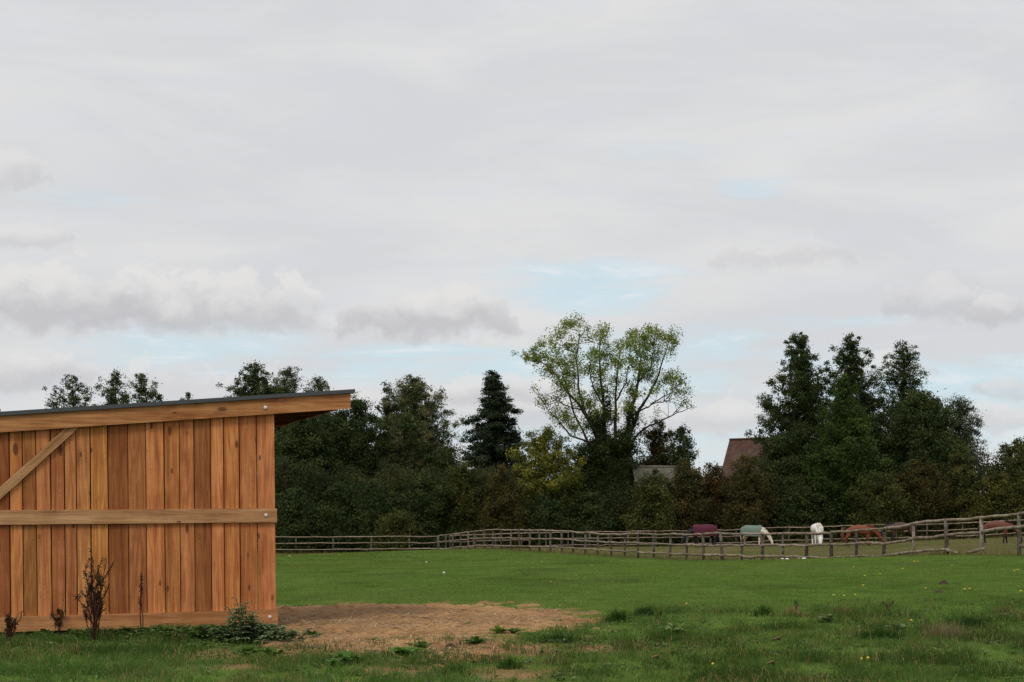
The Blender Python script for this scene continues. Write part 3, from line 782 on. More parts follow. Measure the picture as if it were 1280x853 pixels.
def branchy(name, label, cat, px, Y, toppy, halfpx, prof, cb, nb, clump, nleaf, lsize, pal, seed, rise=0.45, stretch=(1, 1, .8), kind='broad',
            group=None, ragged=.35, basez=None, trunk_r=None, lean=0.0, topk=1, density_in=0.25, fork=0, crown_name='crown', dens=1.25, taper=.45):
    """a tree or shrub: trunk, limbs set round it, leaf clumps strung along every limb"""
    rg = RS(seed)
    x0 = XA(px, Y); z0 = tz(x0, Y) if basez is None else basez
    H = ZA(toppy, Y) - z0; Rm = halfpx / F * Y
    root = empty(name, (x0, Y, z0)); tag(root, label, cat, group)
    tr = trunk_r if trunk_r else 0.018 * H + .05
    wood = MB()
    tp = [(0, 0, -.2)]
    for k in range(1, 9):
        u = k / 8
        tp.append((lean * H * u * u + rg.normal(0, .012 * H) * u, rg.normal(0, .012 * H) * u, H * .97 * u))
    tp = np.array(tp)
    add_tube(wood, tp, tr * (1 - np.linspace(0, 1, 9)) ** .8 + .012, 8)
    def trunk_at(z):
        u = np.clip(z / (H * .97), 0, 1) * 8; i = min(int(u), 7); f = u - i
        return tp[i] * (1 - f) + tp[i + 1] * f
    Cs, Cf, Ch = [], [], []
    pf = PROF[prof]
    golden = 2.39996
    ph = rg.uniform(0, 6)
    for k in range(nb):
        h = (k + rg.rand()) / nb                              # 0 bottom .. 1 top of the crown
        h = h ** 0.9
        zt = (cb + (1 - cb) * h) * H
        a = ph + k * golden + rg.normal(0, .3)
        rr = Rm * float(pf(np.array(h))) * (1 + ragged * rg.uniform(-1, .75)) * (.85 + .3 * math.sin(2 * a + ph) * ragged)
        zs = max(zt - rr * rise, cb * H * .55, .05 * H) if rise > 0 else min(zt - rr * rise, H * .96)
        s = trunk_at(zs); e = trunk_at(zt) * 1.0; e = np.array([e[0] + math.cos(a) * rr, e[1] + math.sin(a) * rr, zt])
        nn = 6; u = np.linspace(0, 1, nn)[:, None]
        mid = (s + e) / 2 + np.array([0, 0, -.10 * rr if rise > 0 else .12 * rr])
        pts = s * (1 - u) ** 2 + 2 * mid * u * (1 - u) + e * u * u
        pts[1:-1] += rg.normal(0, .04 * rr + .01, (nn - 2, 3))
        if nb < 400:
            add_tube(wood, pts, np.linspace(max(tr * .32 * (1 - h * .7), .02), .012, nn), 5, cap=False)
        nc = max(1, int(round(rr / clump * dens)))
        for j in range(nc):
            uu = density_in + (1 - density_in) * ((j + rg.rand()) / nc)
            i = min(int(uu * (nn - 1)), nn - 2); f = uu * (nn - 1) - i
            c = pts[i] * (1 - f) + pts[i + 1] * f
            side = (1 - abs(uu - .55)) * .45 * clump + .18 * rr * rg.rand()
            c = c + rg.normal(0, side * .8, 3) * np.array([1, 1, .7])
            Cs.append(c); Cf.append(rg.rand()); Ch.append(h)
    for k in range(topk):                                      # leader
        Cs.append(trunk_at(H * (1 - .05 * k)) + np.array([0, 0, -.02 * H])); Cf.append(rg.rand()); Ch.append(1.0)
    Cs = np.array(Cs); Cf = np.array(Cf)
    tp_ = 1 - taper * np.clip((np.array(Ch) - .25) / .75, 0, 1)
    nleaf = nleaf * 2.0; lsize = lsize * .70
    nl = rg.poisson(nleaf * (.25 + .75 * tp_ ** 2) * rg.uniform(.45, 1.3, len(Cs))) + 2
    id_ = np.repeat(np.arange(len(Cs)), nl); n = len(id_)
    rc = clump * rg.uniform(.55, 1.25, len(Cs)) * tp_
    g = rg.normal(size=(n, 3)) * .60
    pos = Cs[id_] + g * rc[id_][:, None] * np.array(stretch)
    pos[:, 2] = np.where(pos[:, 2] < .05, .05 + rg.rand(n) * .4, pos[:, 2])
    col = palette(pal, n, Cf[id_], rg)
    V = leaf_quads(pos, lsize, rg)
    me = mesh_np(crown_name, V, [np.arange(4 * n).reshape(-1, 4)], leaf_material(kind), {'col': np.repeat(col, 4, 0)})
    link(crown_name, me, root)
    wood.build('trunk' if cat == 'tree' else 'stems', bark(), root, True)
    return root

DK = [(.027, .042, .014), (.046, .066, .020), (.078, .098, .029)]
DK2 = [(.028, .044, .016), (.048, .072, .022), (.078, .104, .032)]
TAN = [(.042, .066, .022), (.082, .108, .036), (.20, .18, .088)]
MID = [(.028, .048, .013), (.050, .080, .018), (.088, .125, .028)]
OLV = [(.042, .052, .015), (.070, .078, .020), (.112, .114, .030)]
BRN = [(.040, .046, .015), (.068, .064, .020), (.112, .084, .026)]
RED = [(.036, .034, .013), (.060, .044, .016), (.10, .052, .019)]
YEL = [(.055, .075, .018), (.13, .145, .028), (.29, .27, .048)]
SPR = [(.018, .030, .015), (.030, .045, .021), (.044, .060, .028)]
ASH = [(.075, .115, .024), (.145, .195, .040), (.22, .255, .052)]
GRY = [(.045, .060, .030), (.075, .092, .048), (.110, .125, .066)]

def build_trees():
    T = 'trees behind the paddock'
    def tree(label, *a, **k): return branchy('broadleaf_tree', label, 'tree', *a, group=k.pop('group', T), **k)
    # --- left, over the shed roof
    tree('small pointed tree top above the left end of the shed roof', 92, 134, 467, 44, 'topround', .06, 105, .46, 42, .22, DK2, 101, ragged=.45, dens=1.6)
    tree('tree top above the shed roof with an open left flank', 146, 136, 462, 33, 'topround', .06, 105, .46, 50, .22, DK2, 102, ragged=.45, dens=1.6)
    tree('darker denser tree top above the shed roof, touching its open neighbour', 180, 133, 466, 31, 'topround', .06, 105, .5, 90, .22, DK, 103, ragged=.45)
    tree('lowest tuft of a tree showing above the middle of the shed roof', 233, 138, 491, 18, 'topround', .06, 60, .5, 60, .26, DK2, 104)
    tree('tree at the left edge with only its twig tips beside the shed roof', -14, 134, 488, 34, 'topround', .06, 75, .55, 60, .26, DK2, 105, ragged=.5)
    tree('rounded dark tree rising behind the middle of the shed roof', 318, 134, 454, 48, 'topround', .06, 165, .5, 70, .23, DK, 106, ragged=.42, dens=1.6)
    tree('paler fluttering tree just right of the rounded tree behind the shed roof', 358, 137, 457, 34, 'topround', .06, 135, .5, 55, .22, GRY, 107, ragged=.42, dens=1.6)
    tree('tree whose light tip shows over the end of the shed roof', 400, 135, 470, 34, 'topround', .06, 135, .5, 60, .22, DK2, 108, ragged=.45, dens=1.6)
    tree('broad dark tree below the roof overhang of the shed', 378, 127, 515, 50, 'dome', .06, 130, .7, 140, .25, DK, 109, ragged=.35)
    tree('tall dark tree right of the shed roof corner', 446, 130, 497, 50, 'topround', .05, 170, .62, 105, .24, DK, 110, ragged=.42, dens=1.5)
    tree('poplar-like tree with pale tan leaves in its crown, left of the lone spruce', 520, 131, 470, 50, 'topround', .10, 230, .46, 80, .21, TAN, 111, ragged=.36, taper=.3, rise=.9)
    tree('dark slim tree pressed against the left side of the tan-leaved tree', 487, 133, 478, 20, 'topround', .10, 90, .48, 62, .22, DK2, 112, rise=.9, ragged=.5)
    tree('low dark tree filling the gap between the tan-leaved tree and the spruce', 556, 129, 560, 34, 'dome', .04, 90, .75, 130, .26, DK, 113)
    # spruce
    branchy('spruce_tree', 'lone dark spruce with a pointed top left of the bare-limbed ash', 'tree', 617, 130, 464, 42, 'fir', .05, 130, .38, 105, .22, SPR, 120, rise=-.10,
            stretch=(1.15, 1.15, .55), kind='needle', group=T, ragged=.42, topk=5, density_in=.12, dens=1.5, taper=.25)
    tree('yellowing maple at the left foot of the bare-limbed ash', 680, 124, 536, 46, 'dome', .22, 110, .46, 75, .22, YEL, 121, ragged=.62, taper=.3, dens=1.1)
    tree('thin grey-green tree tucked between the spruce and the yellowing maple', 648, 131, 540, 24, 'egg', .1, 60, .6, 60, .25, GRY, 122)
    tree('brownish tree right of the ash trunk', 822, 131, 527, 30, 'dome', .25, 100, .5, 75, .22, BRN, 123, ragged=.5)
    tree('small weeping dark tree with trailing sprays, left of the tiled roof', 854, 128, 533, 17, 'round', .12, 90, .42, 70, .22, DK2, 124, rise=-.35, stretch=(.8, .8, 1.3))
    tree('bushy dark green tree behind the ash trunk', 752, 128.5, 548, 62, 'dome', .05, 190, .6, 100, .24, DK, 125, ragged=.45)
    # --- right-hand group
    tree('tall dark alder with ragged side branches beside the tiled roof', 1001, 127, 416, 68, 'alder', .05, 165, .46, 80, .22, DK, 130, ragged=.55, topk=6, dens=1.8, taper=.5)
    tree('second pointed alder with a stepped top, in the middle of the right-hand clump', 1066, 131, 419, 62, 'alder', .10, 150, .46, 80, .22, DK, 131, ragged=.55, topk=6, dens=1.8, taper=.5)
    tree('feathery pointed tree top at the right of the right-hand clump', 1130, 130, 426, 60, 'alder', .12, 165, .40, 46, .20, DK2, 132, ragged=.55, topk=6, dens=1.7, taper=.45)
    tree('lighter green round tree in front of the two dark alders', 1055, 122, 470, 52, 'egg', .05, 190, .6, 120, .23, MID, 133, ragged=.38)
    tree('massive dark dome-shaped tree under the feathery pointed top', 1150, 126, 492, 62, 'dome', .04, 190, .7, 140, .25, DK, 134, ragged=.35, taper=.3)
    tree('pale loose-leaved tree on the right shoulder of the dark dome-shaped tree', 1200, 129, 498, 30, 'round', .2, 130, .45, 52, .20, GRY, 135, ragged=.42, taper=.2)
    tree('small russet-leaved tree behind the dark dome-shaped tree', 1168, 130, 496, 18, 'dome', .3, 40, .6, 80, .25, RED, 139)
    tree('dark scrubby tree at the right edge with twigs sticking up', 1272, 124, 549, 44, 'dome', .04, 110, .6, 95, .23, OLV, 136, ragged=.5)
    tree('dark tree filling in below the tall alder beside the tiled roof', 975, 124, 548, 38, 'dome', .04, 110, .8, 160, .26, DK, 137)
    tree('dark scrubby tree beyond the right edge of the right-hand clump', 1345, 126, 540, 50, 'dome', .04, 90, .8, 120, .28, OLV, 138)

def build_ash():
    rg = RS(300); Y = 127.0
    def q(x, y): return (620 + x / 2.583, 390 + y / 2.583)
    x0 = XA(764, Y); z0 = tz(x0, Y)
    root = empty('ash_tree', (x0, Y, z0))
    tag(root, 'tall bare-limbed ash with thin crown and ivy-covered trunk, highest tree in the photo', 'tree', 'trees behind the paddock')
    def w(x, y, dy): px, py = q(x, y); p = P(px, py, Y + dy); return np.array([p.x - x0, p.y - Y, p.z - z0])
    stems = [
        ([(375, 720), (373, 600), (372, 520), (370, 450)], .45, .30, 0),
        ([(368, 520), (345, 460), (328, 390), (285, 320), (265, 240), (258, 150), (268, 60)], .30, .03, -1.0),
        ([(340, 440), (300, 345), (245, 275), (195, 205), (150, 165), (100, 150)], .22, .025, 1.4),
        ([(372, 500), (300, 420), (240, 400), (200, 350), (160, 305), (143, 280)], .14, .02, -1.8),
        ([(300, 430), (262, 350), (232, 250), (205, 170), (190, 110)], .14, .02, 2.4),
        ([(370, 470), (350, 380), (345, 290), (338, 200), (335, 110), (345, 55)], .26, .03, 2.0),
        ([(375, 470), (385, 380), (386, 290), (392, 200), (402, 130)], .24, .03, -1.5),
        ([(385, 520), (418, 440), (428, 370), (440, 300), (458, 230), (468, 150), (462, 70)], .34, .03, 1.0),
        ([(430, 400), (455, 330), (480, 290), (520, 215), (545, 140), (562, 85)], .22, .025, -1.6),
        ([(425, 440), (470, 385), (530, 355), (585, 325), (648, 307)], .15, .02, .6),
        ([(560, 338), (590, 310), (604, 285)], .05, .015, .6),
        ([(465, 320), (500, 300), (545, 288), (592, 276)], .09, .02, -2.2),
        ([(500, 298), (545, 270), (575, 245), (595, 240)], .07, .02, -2.2),
        ([(345, 300), (318, 250), (300, 190), (310, 130)], .10, .02, -.6),
        ([(386, 290), (420, 230), (432, 170), (430, 110)], .10, .02, .2),
        ([(458, 230), (500, 180), (510, 120), (495, 75)], .10, .02, 1.8),
        ([(285, 320), (220, 300), (165, 268), (130, 265)], .08, .015, -2.6)]
    wood = MB(); tips = []
    for (pl, r0, r1, dy) in stems:
        if r0 < .4: r0, r1 = r0 * .75, r1 * .8
        n = len(pl)
        pts = np.array([w(x, y, dy * (k / (n - 1)) ** .8) for k, (x, y) in enumerate(pl)])
        fine = []
        for k in range(n - 1):
            wv = wiggle(pts[k], pts[k + 1], 5, .05, rg); fine.append(wv if k == 0 else wv[1:])
        fine = np.concatenate(fine); L = len(fine)
        add_tube(wood, fine, r1 + (r0 - r1) * (1 - np.linspace(0, 1, L)) ** 1.1, 7, cap=False)
        # twigs
        if r0 < .5:
            for k in range(int(L * .3), L - 1):
                for _ in range(2):
                    if rg.rand() < .62:
                        d = rg.normal(size=3); d[2] = abs(d[2]) * .9 + .25; d /= np.linalg.norm(d)
                        ln = rg.uniform(.5, 1.5); e = fine[k] + d * ln
                        add_tube(wood, [fine[k], (fine[k] + e) / 2 + rg.normal(0, .06, 3), e], [.022, .016, .008], 4, cap=False)
                        tips.append((e, .25))
    # foliage clumps where the photo shows leaf
    cl = [(220, 50), (250, 45), (270, 40), (180, 90), (205, 80), (130, 140), (100, 150), (150, 110), (160, 130), (200, 120), (235, 100), (250, 90), (290, 70), (215, 150), (185, 165), (310, 150), (345, 60), (335, 80),
          (350, 110), (320, 200), (305, 170), (370, 160), (400, 120), (410, 160), (390, 150), (330, 260), (345, 170), (380, 230), (430, 110), (450, 80), (440, 95), (490, 70), (470, 85), (510, 75), (530, 80), (555, 90), (580, 95), (560, 130), (520, 120),
          (480, 130), (500, 110), (460, 170), (510, 165), (470, 210), (440, 150), (455, 120), (550, 210), (570, 225), (585, 235), (592, 252), (520, 240), (480, 190), (300, 300), (330, 320), (270, 280), (230, 330), (200, 290), (150, 290), (420, 330),
          (400, 390), (300, 360), (215, 240), (225, 200), (180, 200), (200, 225), (160, 170), (130, 150), (255, 215), (268, 185), (340, 215), (335, 240), (350, 270), (330, 290), (250, 130), (262, 165), (440, 240), (450, 270), (430, 300), (360, 330), (380, 340), (310, 340), (285, 290), (240, 240), (230, 180), (355, 140), (325, 130), (210, 350), (250, 370), (190, 320), (500, 200), (490, 150)]
    Cs, rc, nl, cf = [], [], [], []
    for (x, y) in cl:
        for _ in range(2):
            c = w(x + rg.normal(0, 8), y + rg.normal(0, 9), rg.normal(0, 1.5))
            Cs.append(c); rc.append(rg.uniform(.35, .95)); nl.append(int(rg.uniform(90, 260))); cf.append(rg.uniform(.35, 1))
    for (e, r) in tips:
        if rg.rand() < .55: Cs.append(e); rc.append(.4); nl.append(int(rg.uniform(8, 40))); cf.append(rg.uniform(.3, .9))
    Cs = np.array(Cs); rc = np.array(rc); cf = np.array(cf)
    id_ = np.repeat(np.arange(len(Cs)), nl); n = len(id_)
    g = rg.normal(size=(n, 3)); g /= np.linalg.norm(g, axis=1)[:, None]
    pos = Cs[id_] + g * (rg.rand(n) ** .6 * rc[id_])[:, None]
    me = mesh_np('crown', leaf_quads(pos, .155, rg), [np.arange(4 * n).reshape(-1, 4)], leaf_material('broad'), {'col': np.repeat(palette(ASH, n, cf[id_], rg), 4, 0)})
    link('crown', me, root)
    wood.build('trunk', bark(), root, True)
    # ivy over the trunk and lower limbs
    Cs = []
    for (x, y, sx, sy, k) in ((370, 620, 70, 70, 60), (375, 520, 85, 50, 70), (380, 440, 60, 30, 44), (340, 390, 18, 40, 18), (425, 410, 20, 40, 20), (320, 350, 14, 30, 9), (355, 320, 12, 40, 9), (438, 350, 10, 40, 10)):
        for _ in range(k): Cs.append(w(x + rg.normal(0, sx * .6), y + rg.normal(0, sy * .6), rg.normal(0, .9)))
    Cs = np.array(Cs); id_ = np.repeat(np.arange(len(Cs)), 120); n = len(id_)
    g = rg.normal(size=(n, 3)); g /= np.linalg.norm(g, axis=1)[:, None]
    pos = Cs[id_] + g * (rg.rand(n) ** .6 * .6)[:, None]; pos[:, 2] = np.maximum(pos[:, 2], .05)
    me = mesh_np('ivy', leaf_quads(pos, .16, rg), [np.arange(4 * n).reshape(-1, 4)], leaf_material('broad'), {'col': np.repeat(palette([(.02, .034, .010), (.034, .050, .015), (.06, .07, .02)], n, rg.rand(len(Cs))[id_], rg), 4, 0)})
    link('ivy', me, root)

def build_hedge():
    G = 'shrubs of the hedge behind the paddock'
    sp = [  # px, toppy, halfpx, palette, label
        (365, 612, 34, DK, 'dark hedge shrub next to the right wall edge of the shed'),
        (425, 606, 34, DK, 'dark hedge shrub below the tall dark tree right of the shed'),
        (497, 640, 26, OLV, 'low olive bush peeping over the level fence below the tan-leaved tree'),
        (470, 600, 36, DK, 'dark hedge shrub between the shed and the tan-leaved tree'),
        (530, 596, 36, DK, 'dark hedge shrub at the foot of the tan-leaved tree'),
        (580, 582, 34, OLV, 'olive hedge shrub left of the spruce foot'),
        (628, 585, 36, BRN, 'brown-tinged hedge shrub at the foot of the spruce'),
        (678, 622, 34, DK, 'dark low hedge shrub below the yellowing maple'),
        (735, 618, 34, DK, 'dark hedge shrub left of the ivy-covered ash trunk'),
        (816, 592, 36, OLV, 'olive hedge shrub right of the ivy-covered ash trunk'),
        (858, 579, 36, BRN, 'brown hedge shrub in front of the grey barn roof'),
        (893, 582, 36, RED, 'reddish brown hedge shrub left of the tiled roof'),
        (936, 571, 38, BRN, 'russet hedge shrub in front of the tiled roof'),
        (990, 598, 36, DK, 'dark hedge shrub below the tall ragged alder'),
        (1045, 600, 36, DK, 'dark hedge shrub below the lighter green round tree'),
        (1100, 592, 36, OLV, 'olive hedge shrub between the green round tree and the dark dome-shaped tree'),
        (1152, 574, 38, BRN, 'brown hedge shrub at the foot of the dark dome-shaped tree'),
        (1200, 566, 34, OLV, 'olive hedge shrub below the pale loose-leaved tree'),
        (1243, 590, 32, YEL, 'yellow-green hedge shrub near the right edge'),
        (1290, 584, 36, OLV, 'olive hedge shrub at the right edge of the photo'),
    ]
    for k, (px, ty, hp, pal, lab) in enumerate(sp):
        pal2 = pal if pal is not YEL else [(.045, .05, .015), (.085, .085, .02), (.12, .11, .025)]
        Yb = 119.5 + (k % 3) * 1.2
        if px == 497: Yb = 117.5
        branchy('hedge_shrub', lab, 'shrub', px, Yb, ty, hp, 'dome', .02, 70, .62, 120, .23, pal2, 500 + k, group=G, ragged=.35, rise=.6, trunk_r=.07, crown_name='foliage')
    # one mass of dark undergrowth that fills the foot of the belt of trees
    rg = RS(77); n = 290000
    px = np.where(rg.rand(n) < .4, rg.uniform(-200, 345, n), rg.uniform(300, 1400, n)); Y = rg.uniform(121, 126, n)
    top = np.interp(px, [-120, 340, 560, 640, 660, 700, 730, 780, 860, 960, 1100, 1400], [560, 585, 590, 590, 625, 632, 620, 605, 605, 600, 590, 590]) + (fbm(px * .03, Y * .3, 91) - .5) * 50
    x = XA(px, Y); z0 = TZ(x, Y); zt = ZA(top, Y)
    z = z0 + (zt - z0) * rg.rand(n) ** .8
    cf = fbm(x * .8, z * .8, 95)
    col = palette([(.024, .034, .012), (.042, .052, .017), (.070, .072, .023)], n, np.clip((cf - .3) * 2, 0, 1), rg)
    me = mesh_np('undergrowth', leaf_quads(np.stack([x, Y, z], 1), .17, rg), [np.arange(4 * n).reshape(-1, 4)], leaf_material('broad'), {'col': np.repeat(col, 4, 0)})
    tag(link('undergrowth', me), 'dark tangled undergrowth filling the foot of the tree belt', None, None, 'stuff')

# ------------------------------------------------------------------ buildings
def build_buildings():
    m, t = newmat('clay_tiles'); p = t.attr('grain').outputs['Vector']
    br = t.n('ShaderNodeTexBrick'); br.inputs['Scale'].default_value = 1.0; br.inputs['Brick Width'].default_value = .22; br.inputs['Row Height'].default_value = .2
    br.inputs['Mortar Size'].default_value = .012; t.l(p, br.inputs['Vector'])
    br.inputs['Color1'].default_value = (.10, .046, .029, 1); br.inputs['Color2'].default_value = (.06, .036, .027, 1); br.inputs['Mortar'].default_value = (.03, .02, .018, 1)
    n = t.noise(p, .9, 5, .6)
    c = t.mix(t.step(n, .42, .66), br.outputs[0], (.085, .06, .05)); n2 = t.noise(p, 2.2, 4, .6)
    c = t.mix(t.m('MULTIPLY', t.step(n2, .55, .7), .7), c, (.17, .072, .036)); finish(t, c, .9, t.bump(br.outputs['Fac'], -.6, .04), .2); Mt = m
    m, t = newmat('brick_wall'); p = t.n('ShaderNodeTexCoord').outputs['Object']
    br = t.n('ShaderNodeTexBrick'); br.inputs['Scale'].default_value = 4.5; t.l(p, br.inputs['Vector']); br.inputs['Color1'].default_value = (.2, .09, .06, 1); br.inputs['Color2'].default_value = (.26, .12, .08, 1); br.inputs['Mortar'].default_value = (.3, .28, .25, 1)
    finish(t, br.outputs[0], .9); Mb = m
    m, t = newmat('fibre_cement_roof'); p = t.attr('grain').outputs['Vector']
    n = t.noise(p, 1.3, 5, .65); c = t.mix(t.step(n, .35, .65), (.11, .10, .08), (.175, .16, .13))
    wv = t.n('ShaderNodeTexWave'); wv.inputs['Scale'].default_value = 2.2; t.l(p, wv.inputs[0]); finish(t, c, .9, t.bump(wv.outputs[1], .8, .05), .2); Mg = m
    def gable(name, label, Y, xl, xr, zr, ze, half, yaw, mroof, mwall, over=.3):
        z0 = tz((xl + xr) / 2, min(Y, 160))
        root = empty(name, ((xl + xr) / 2, Y, z0)); root.rotation_euler = (0, 0, yaw); tag(root, label, 'house' if 'house' in name else 'barn')
        w = (xr - xl) / 2; zr -= z0; ze -= z0
        mb = MB(); i = half - over * .6
        zw = ze + (zr - ze) * (half - i) / half - .05
        V = [(-w + over, -i, -.3), (w - over, -i, -.3), (w - over, i, -.3), (-w + over, i, -.3), (-w + over, -i, zw), (w - over, -i, zw), (w - over, i, zw), (-w + over, i, zw), (-w + over, 0, zr - .12), (w - over, 0, zr - .12)]
        mb.add(V, [np.array([[0, 1, 5, 4], [2, 3, 7, 6]]), np.array([[1, 2, 6, 9, 5], [3, 0, 4, 8, 7]])]); mb.build('wall', mwall, root)
        mb = MB(); sl_ = math.hypot(half, zr - ze)
        for sgn in (-1, 1):
            th = .12
            V = np.array([(-w, sgn * half, ze), (w, sgn * half, ze), (w, 0, zr), (-w, 0, zr), (-w, sgn * half, ze - th), (w, sgn * half, ze - th), (w, 0, zr - th), (-w, 0, zr - th)])
            G = np.array([(-w, 0, 0), (w, 0, 0), (w, sl_, 0), (-w, sl_, 0)] * 2)
            mb.add(V, [BOXF], (1, 1, 1), G)
        rf = mb.build('roof', mroof, root)
        mb = MB(); add_tube(mb, [(-w, 0, zr + .02), (0, 0, zr + .03), (w, 0, zr + .02)], .11, 8); mb.build('ridge', mroof, rf, True)
        return root
    Y = 150.0
    gable('brick_house', 'house with a steep mossy clay-tiled roof half hidden by the hedge and the ragged alder', Y, XA(910, Y), XA(990, Y), ZA(549, Y), ZA(612, Y), 3.6, R(-27), Mt, Mb)
    Y = 127.5
    gable('farm_barn', 'low barn with a grey sheeted roof just showing over the hedge right of the ash', Y, XA(790, Y), XA(848, Y), ZA(585, Y + 1.5), ZA(603, Y), 2.2, R(2), Mg, Mb, .15)

# ------------------------------------------------------------------ horses
def skin_mesh(name, nodes, edges, mat, sub=2):
    me = bpy.data.meshes.new(name + '_cage')
    me.from_pydata([n[0] for n in nodes], edges, [])
    o = bpy.data.objects.new(name + '_cage', me); COL.objects.link(o)
    md = o.modifiers.new('s', 'SKIN'); md.use_smooth_shade = True
    for k, n in enumerate(nodes):
        r = n[1]; me.skin_vertices[0].data[k].radius = r if isinstance(r, tuple) else (r, r)
        me.skin_vertices[0].data[k].use_root = (k == 0)
    sd = o.modifiers.new('d', 'SUBSURF'); sd.levels = sub; sd.render_levels = sub
    dg = bpy.context.evaluated_depsgraph_get()
    out = bpy.data.meshes.new_from_object(o.evaluated_get(dg)); out.name = name
    bpy.data.objects.remove(o); bpy.data.meshes.remove(me)
    out.materials.clear(); out.materials.append(mat)
    for p in out.polygons: p.use_smooth = True
    return out

def coat(name, base, dark=None, legdark=0.0, spec=.3):
    m, t = newmat(name); p = t.n('ShaderNodeTexCoord').outputs['Object']
    n = t.noise(p, 3.0, 4, .6); c = t.mix(n, tuple(v * .85 for v in base), tuple(min(1, v * 1.15) for v in base))
    if dark:
        x, y, z = t.sep(p)
        c = t.mix(t.step(z, .62, .42), c, dark)
    finish(t, c, .6, None, spec); return m

def horse(label, px, py, Y, yaw, body_m, hair_m, scale=1.0, rug=None, graze=True, seed=0, basez=None):
    rg = RS(seed)
    x = XA(px, Y); z = ZA(py, Y) if basez is None else basez
    root = empty('grazing_horse' if graze else 'standing_horse', (x, Y, z), yaw); root.scale = (scale,) * 3
    tag(root, label, 'horse', 'horses in the paddock')
    if graze:
        neck = [((.74, 0, 1.00), (.25, .16)), ((.99, 0, .78), (.19, .11)), ((1.17, 0, .52), (.125, .085)), ((1.27, 0, .33), (.12, .09)), ((1.31, 0, .17), (.08, .065)), ((1.31, 0, .06), (.062, .055))]
        ears = [((1.17, .06, .62), (.035, .02)), ((1.17, .075, .72), (.012, .01))]
    else:
        neck = [((.70, 0, 1.12), (.22, .15)), ((.92, 0, 1.33), (.17, .11)), ((1.07, 0, 1.55), (.12, .09)), ((1.20, 0, 1.54), (.12, .09)), ((1.36, 0, 1.42), (.085, .07)), ((1.44, 0, 1.34), (.065, .055))]
        ears = [((1.05, .06, 1.66), (.035, .02)), ((1.05, .075, 1.76), (.012, .01))]
    nd = [((-.55, 0, 1.06), (.33, .27)), ((-.22, 0, 1.02), (.34, .31)), ((.15, 0, 1.00), (.35, .31)), ((.48, 0, 1.02), (.34, .25))]
    ed = [(0, 1), (1, 2), (2, 3)]
    prev = 3
    for n in neck: nd.append(n); ed.append((prev, len(nd) - 1)); prev = len(nd) - 1
    poll = 4 + 2
    for s in (1, -1):
        e0, e1 = ears
        nd.append(((e0[0][0], s * e0[0][1], e0[0][2]), e0[1])); ed.append((poll, len(nd) - 1))
        nd.append(((e1[0][0], s * e1[0][1], e1[0][2]), e1[1])); ed.append((len(nd) - 2, len(nd) - 1))
    st = rg.uniform(-.12, .12, 4)
    for k, s in enumerate((1, -1)):
        d = st[k]
        ch = [((-.62, s * .13, .93), (.20, .13)), ((-.55, s * .16, .74), (.14, .10)), ((-.74 + d * .5, s * .155, .48), (.07, .055)), ((-.71 + d, s * .155, .15), (.05, .045)), ((-.66 + d, s * .155, .035), (.062, .055))]
        pv = 0
        for n in ch: nd.append(n); ed.append((pv, len(nd) - 1)); pv = len(nd) - 1
        d = st[k + 2]
        ch = [((.46, s * .14, .82), (.16, .10)), ((.43, s * .15, .66), (.09, .075)), ((.46 + d * .6, s * .15, .40), (.062, .055)), ((.45 + d, s * .15, .14), (.047, .043)), ((.49 + d, s * .15, .035), (.06, .055))]
        pv = 3
        for n in ch: nd.append(n); ed.append((pv, len(nd) - 1)); pv = len(nd) - 1
    me = skin_mesh('body', nd, ed, body_m)
    link('body', me, root)
    # mane along the crest, tail
    mb = MB()
    cr = [np.array(n[0]) + np.array([0, 0, n[1][0] * .8]) for n in [nd[3]] + neck[:3]]
    cr = np.array(cr); fine = np.concatenate([np.linspace(cr[k], cr[k + 1], 6)[:-1] for k in range(3)] + [cr[-1:]])
    for p in fine:
        for _ in range(5):
            s = rg.choice((-1, 1)); q = p + np.array([rg.normal(0, .03), s * .03, .02])
            add_tube(mb, [q, q + np.array([.02, s * .09, -.06]), q + np.array([rg.normal(0, .03), s * .11, -.22])], [.02, .018, .006], 4, cap=False)
    mb.build('mane', hair_m, root)
    mb = MB()
    for _ in range(14):
        a, b = rg.normal(0, .035, 2)
        add_tube(mb, [(-.80, a * .4, 1.12), (-.90, a * .8, 1.0), (-.93 + b, a * 1.4, .75), (-.90 + b, a * 1.8, .42)], [.03, .04, .035, .01], 5, cap=False)
    mb.build('tail', hair_m, root)
    if rug:
        # cloth shell round back and flanks: stations along x, arc from flank to flank
        mb = MB(); xs_ = np.linspace(-.86, .60, 12); na = 17
        a = np.linspace(-1.95, 1.95, na)
        V = []
        for xx in xs_:
            ry = np.interp(xx, [-.86, -.6, -.2, .15, .48, .60], [.25, .325, .355, .355, .31, .28]); rz = np.interp(xx, [-.86, -.6, -.2, .15, .48, .6], [.25, .35, .36, .37, .37, .33])
            zc = np.interp(xx, [-.86, -.55, -.2, .15, .48, .6], [1.04, 1.06, 1.04, 1.02, 1.03, 1.03])
            yy = np.sin(a) * ry; zz = zc + np.cos(a) * rz
            low = np.abs(a) > 1.5
            yy = np.where(low, np.sign(a) * ry, yy); zz = np.where(low, zc - (np.abs(a) - 1.5) * .75, zz)
            V.append(np.stack([np.full(na, xx), yy, zz], 1))
        V = np.concatenate(V); n_ = len(xs_); ii = np.arange(n_ - 1)[:, None] * na; jj = np.arange(na - 1)[None]
        q = np.stack([ii + jj, ii + jj + 1, ii + na + jj + 1, ii + na + jj], -1).reshape(-1, 4)
        V2 = V * np.array([.985, .95, .985]); V2[:, 2] -= 0
        mb.add(V, [q]); mb.add(V2, [q[:, ::-1]])
        mb.build('rug', rug, root, True)
    return root

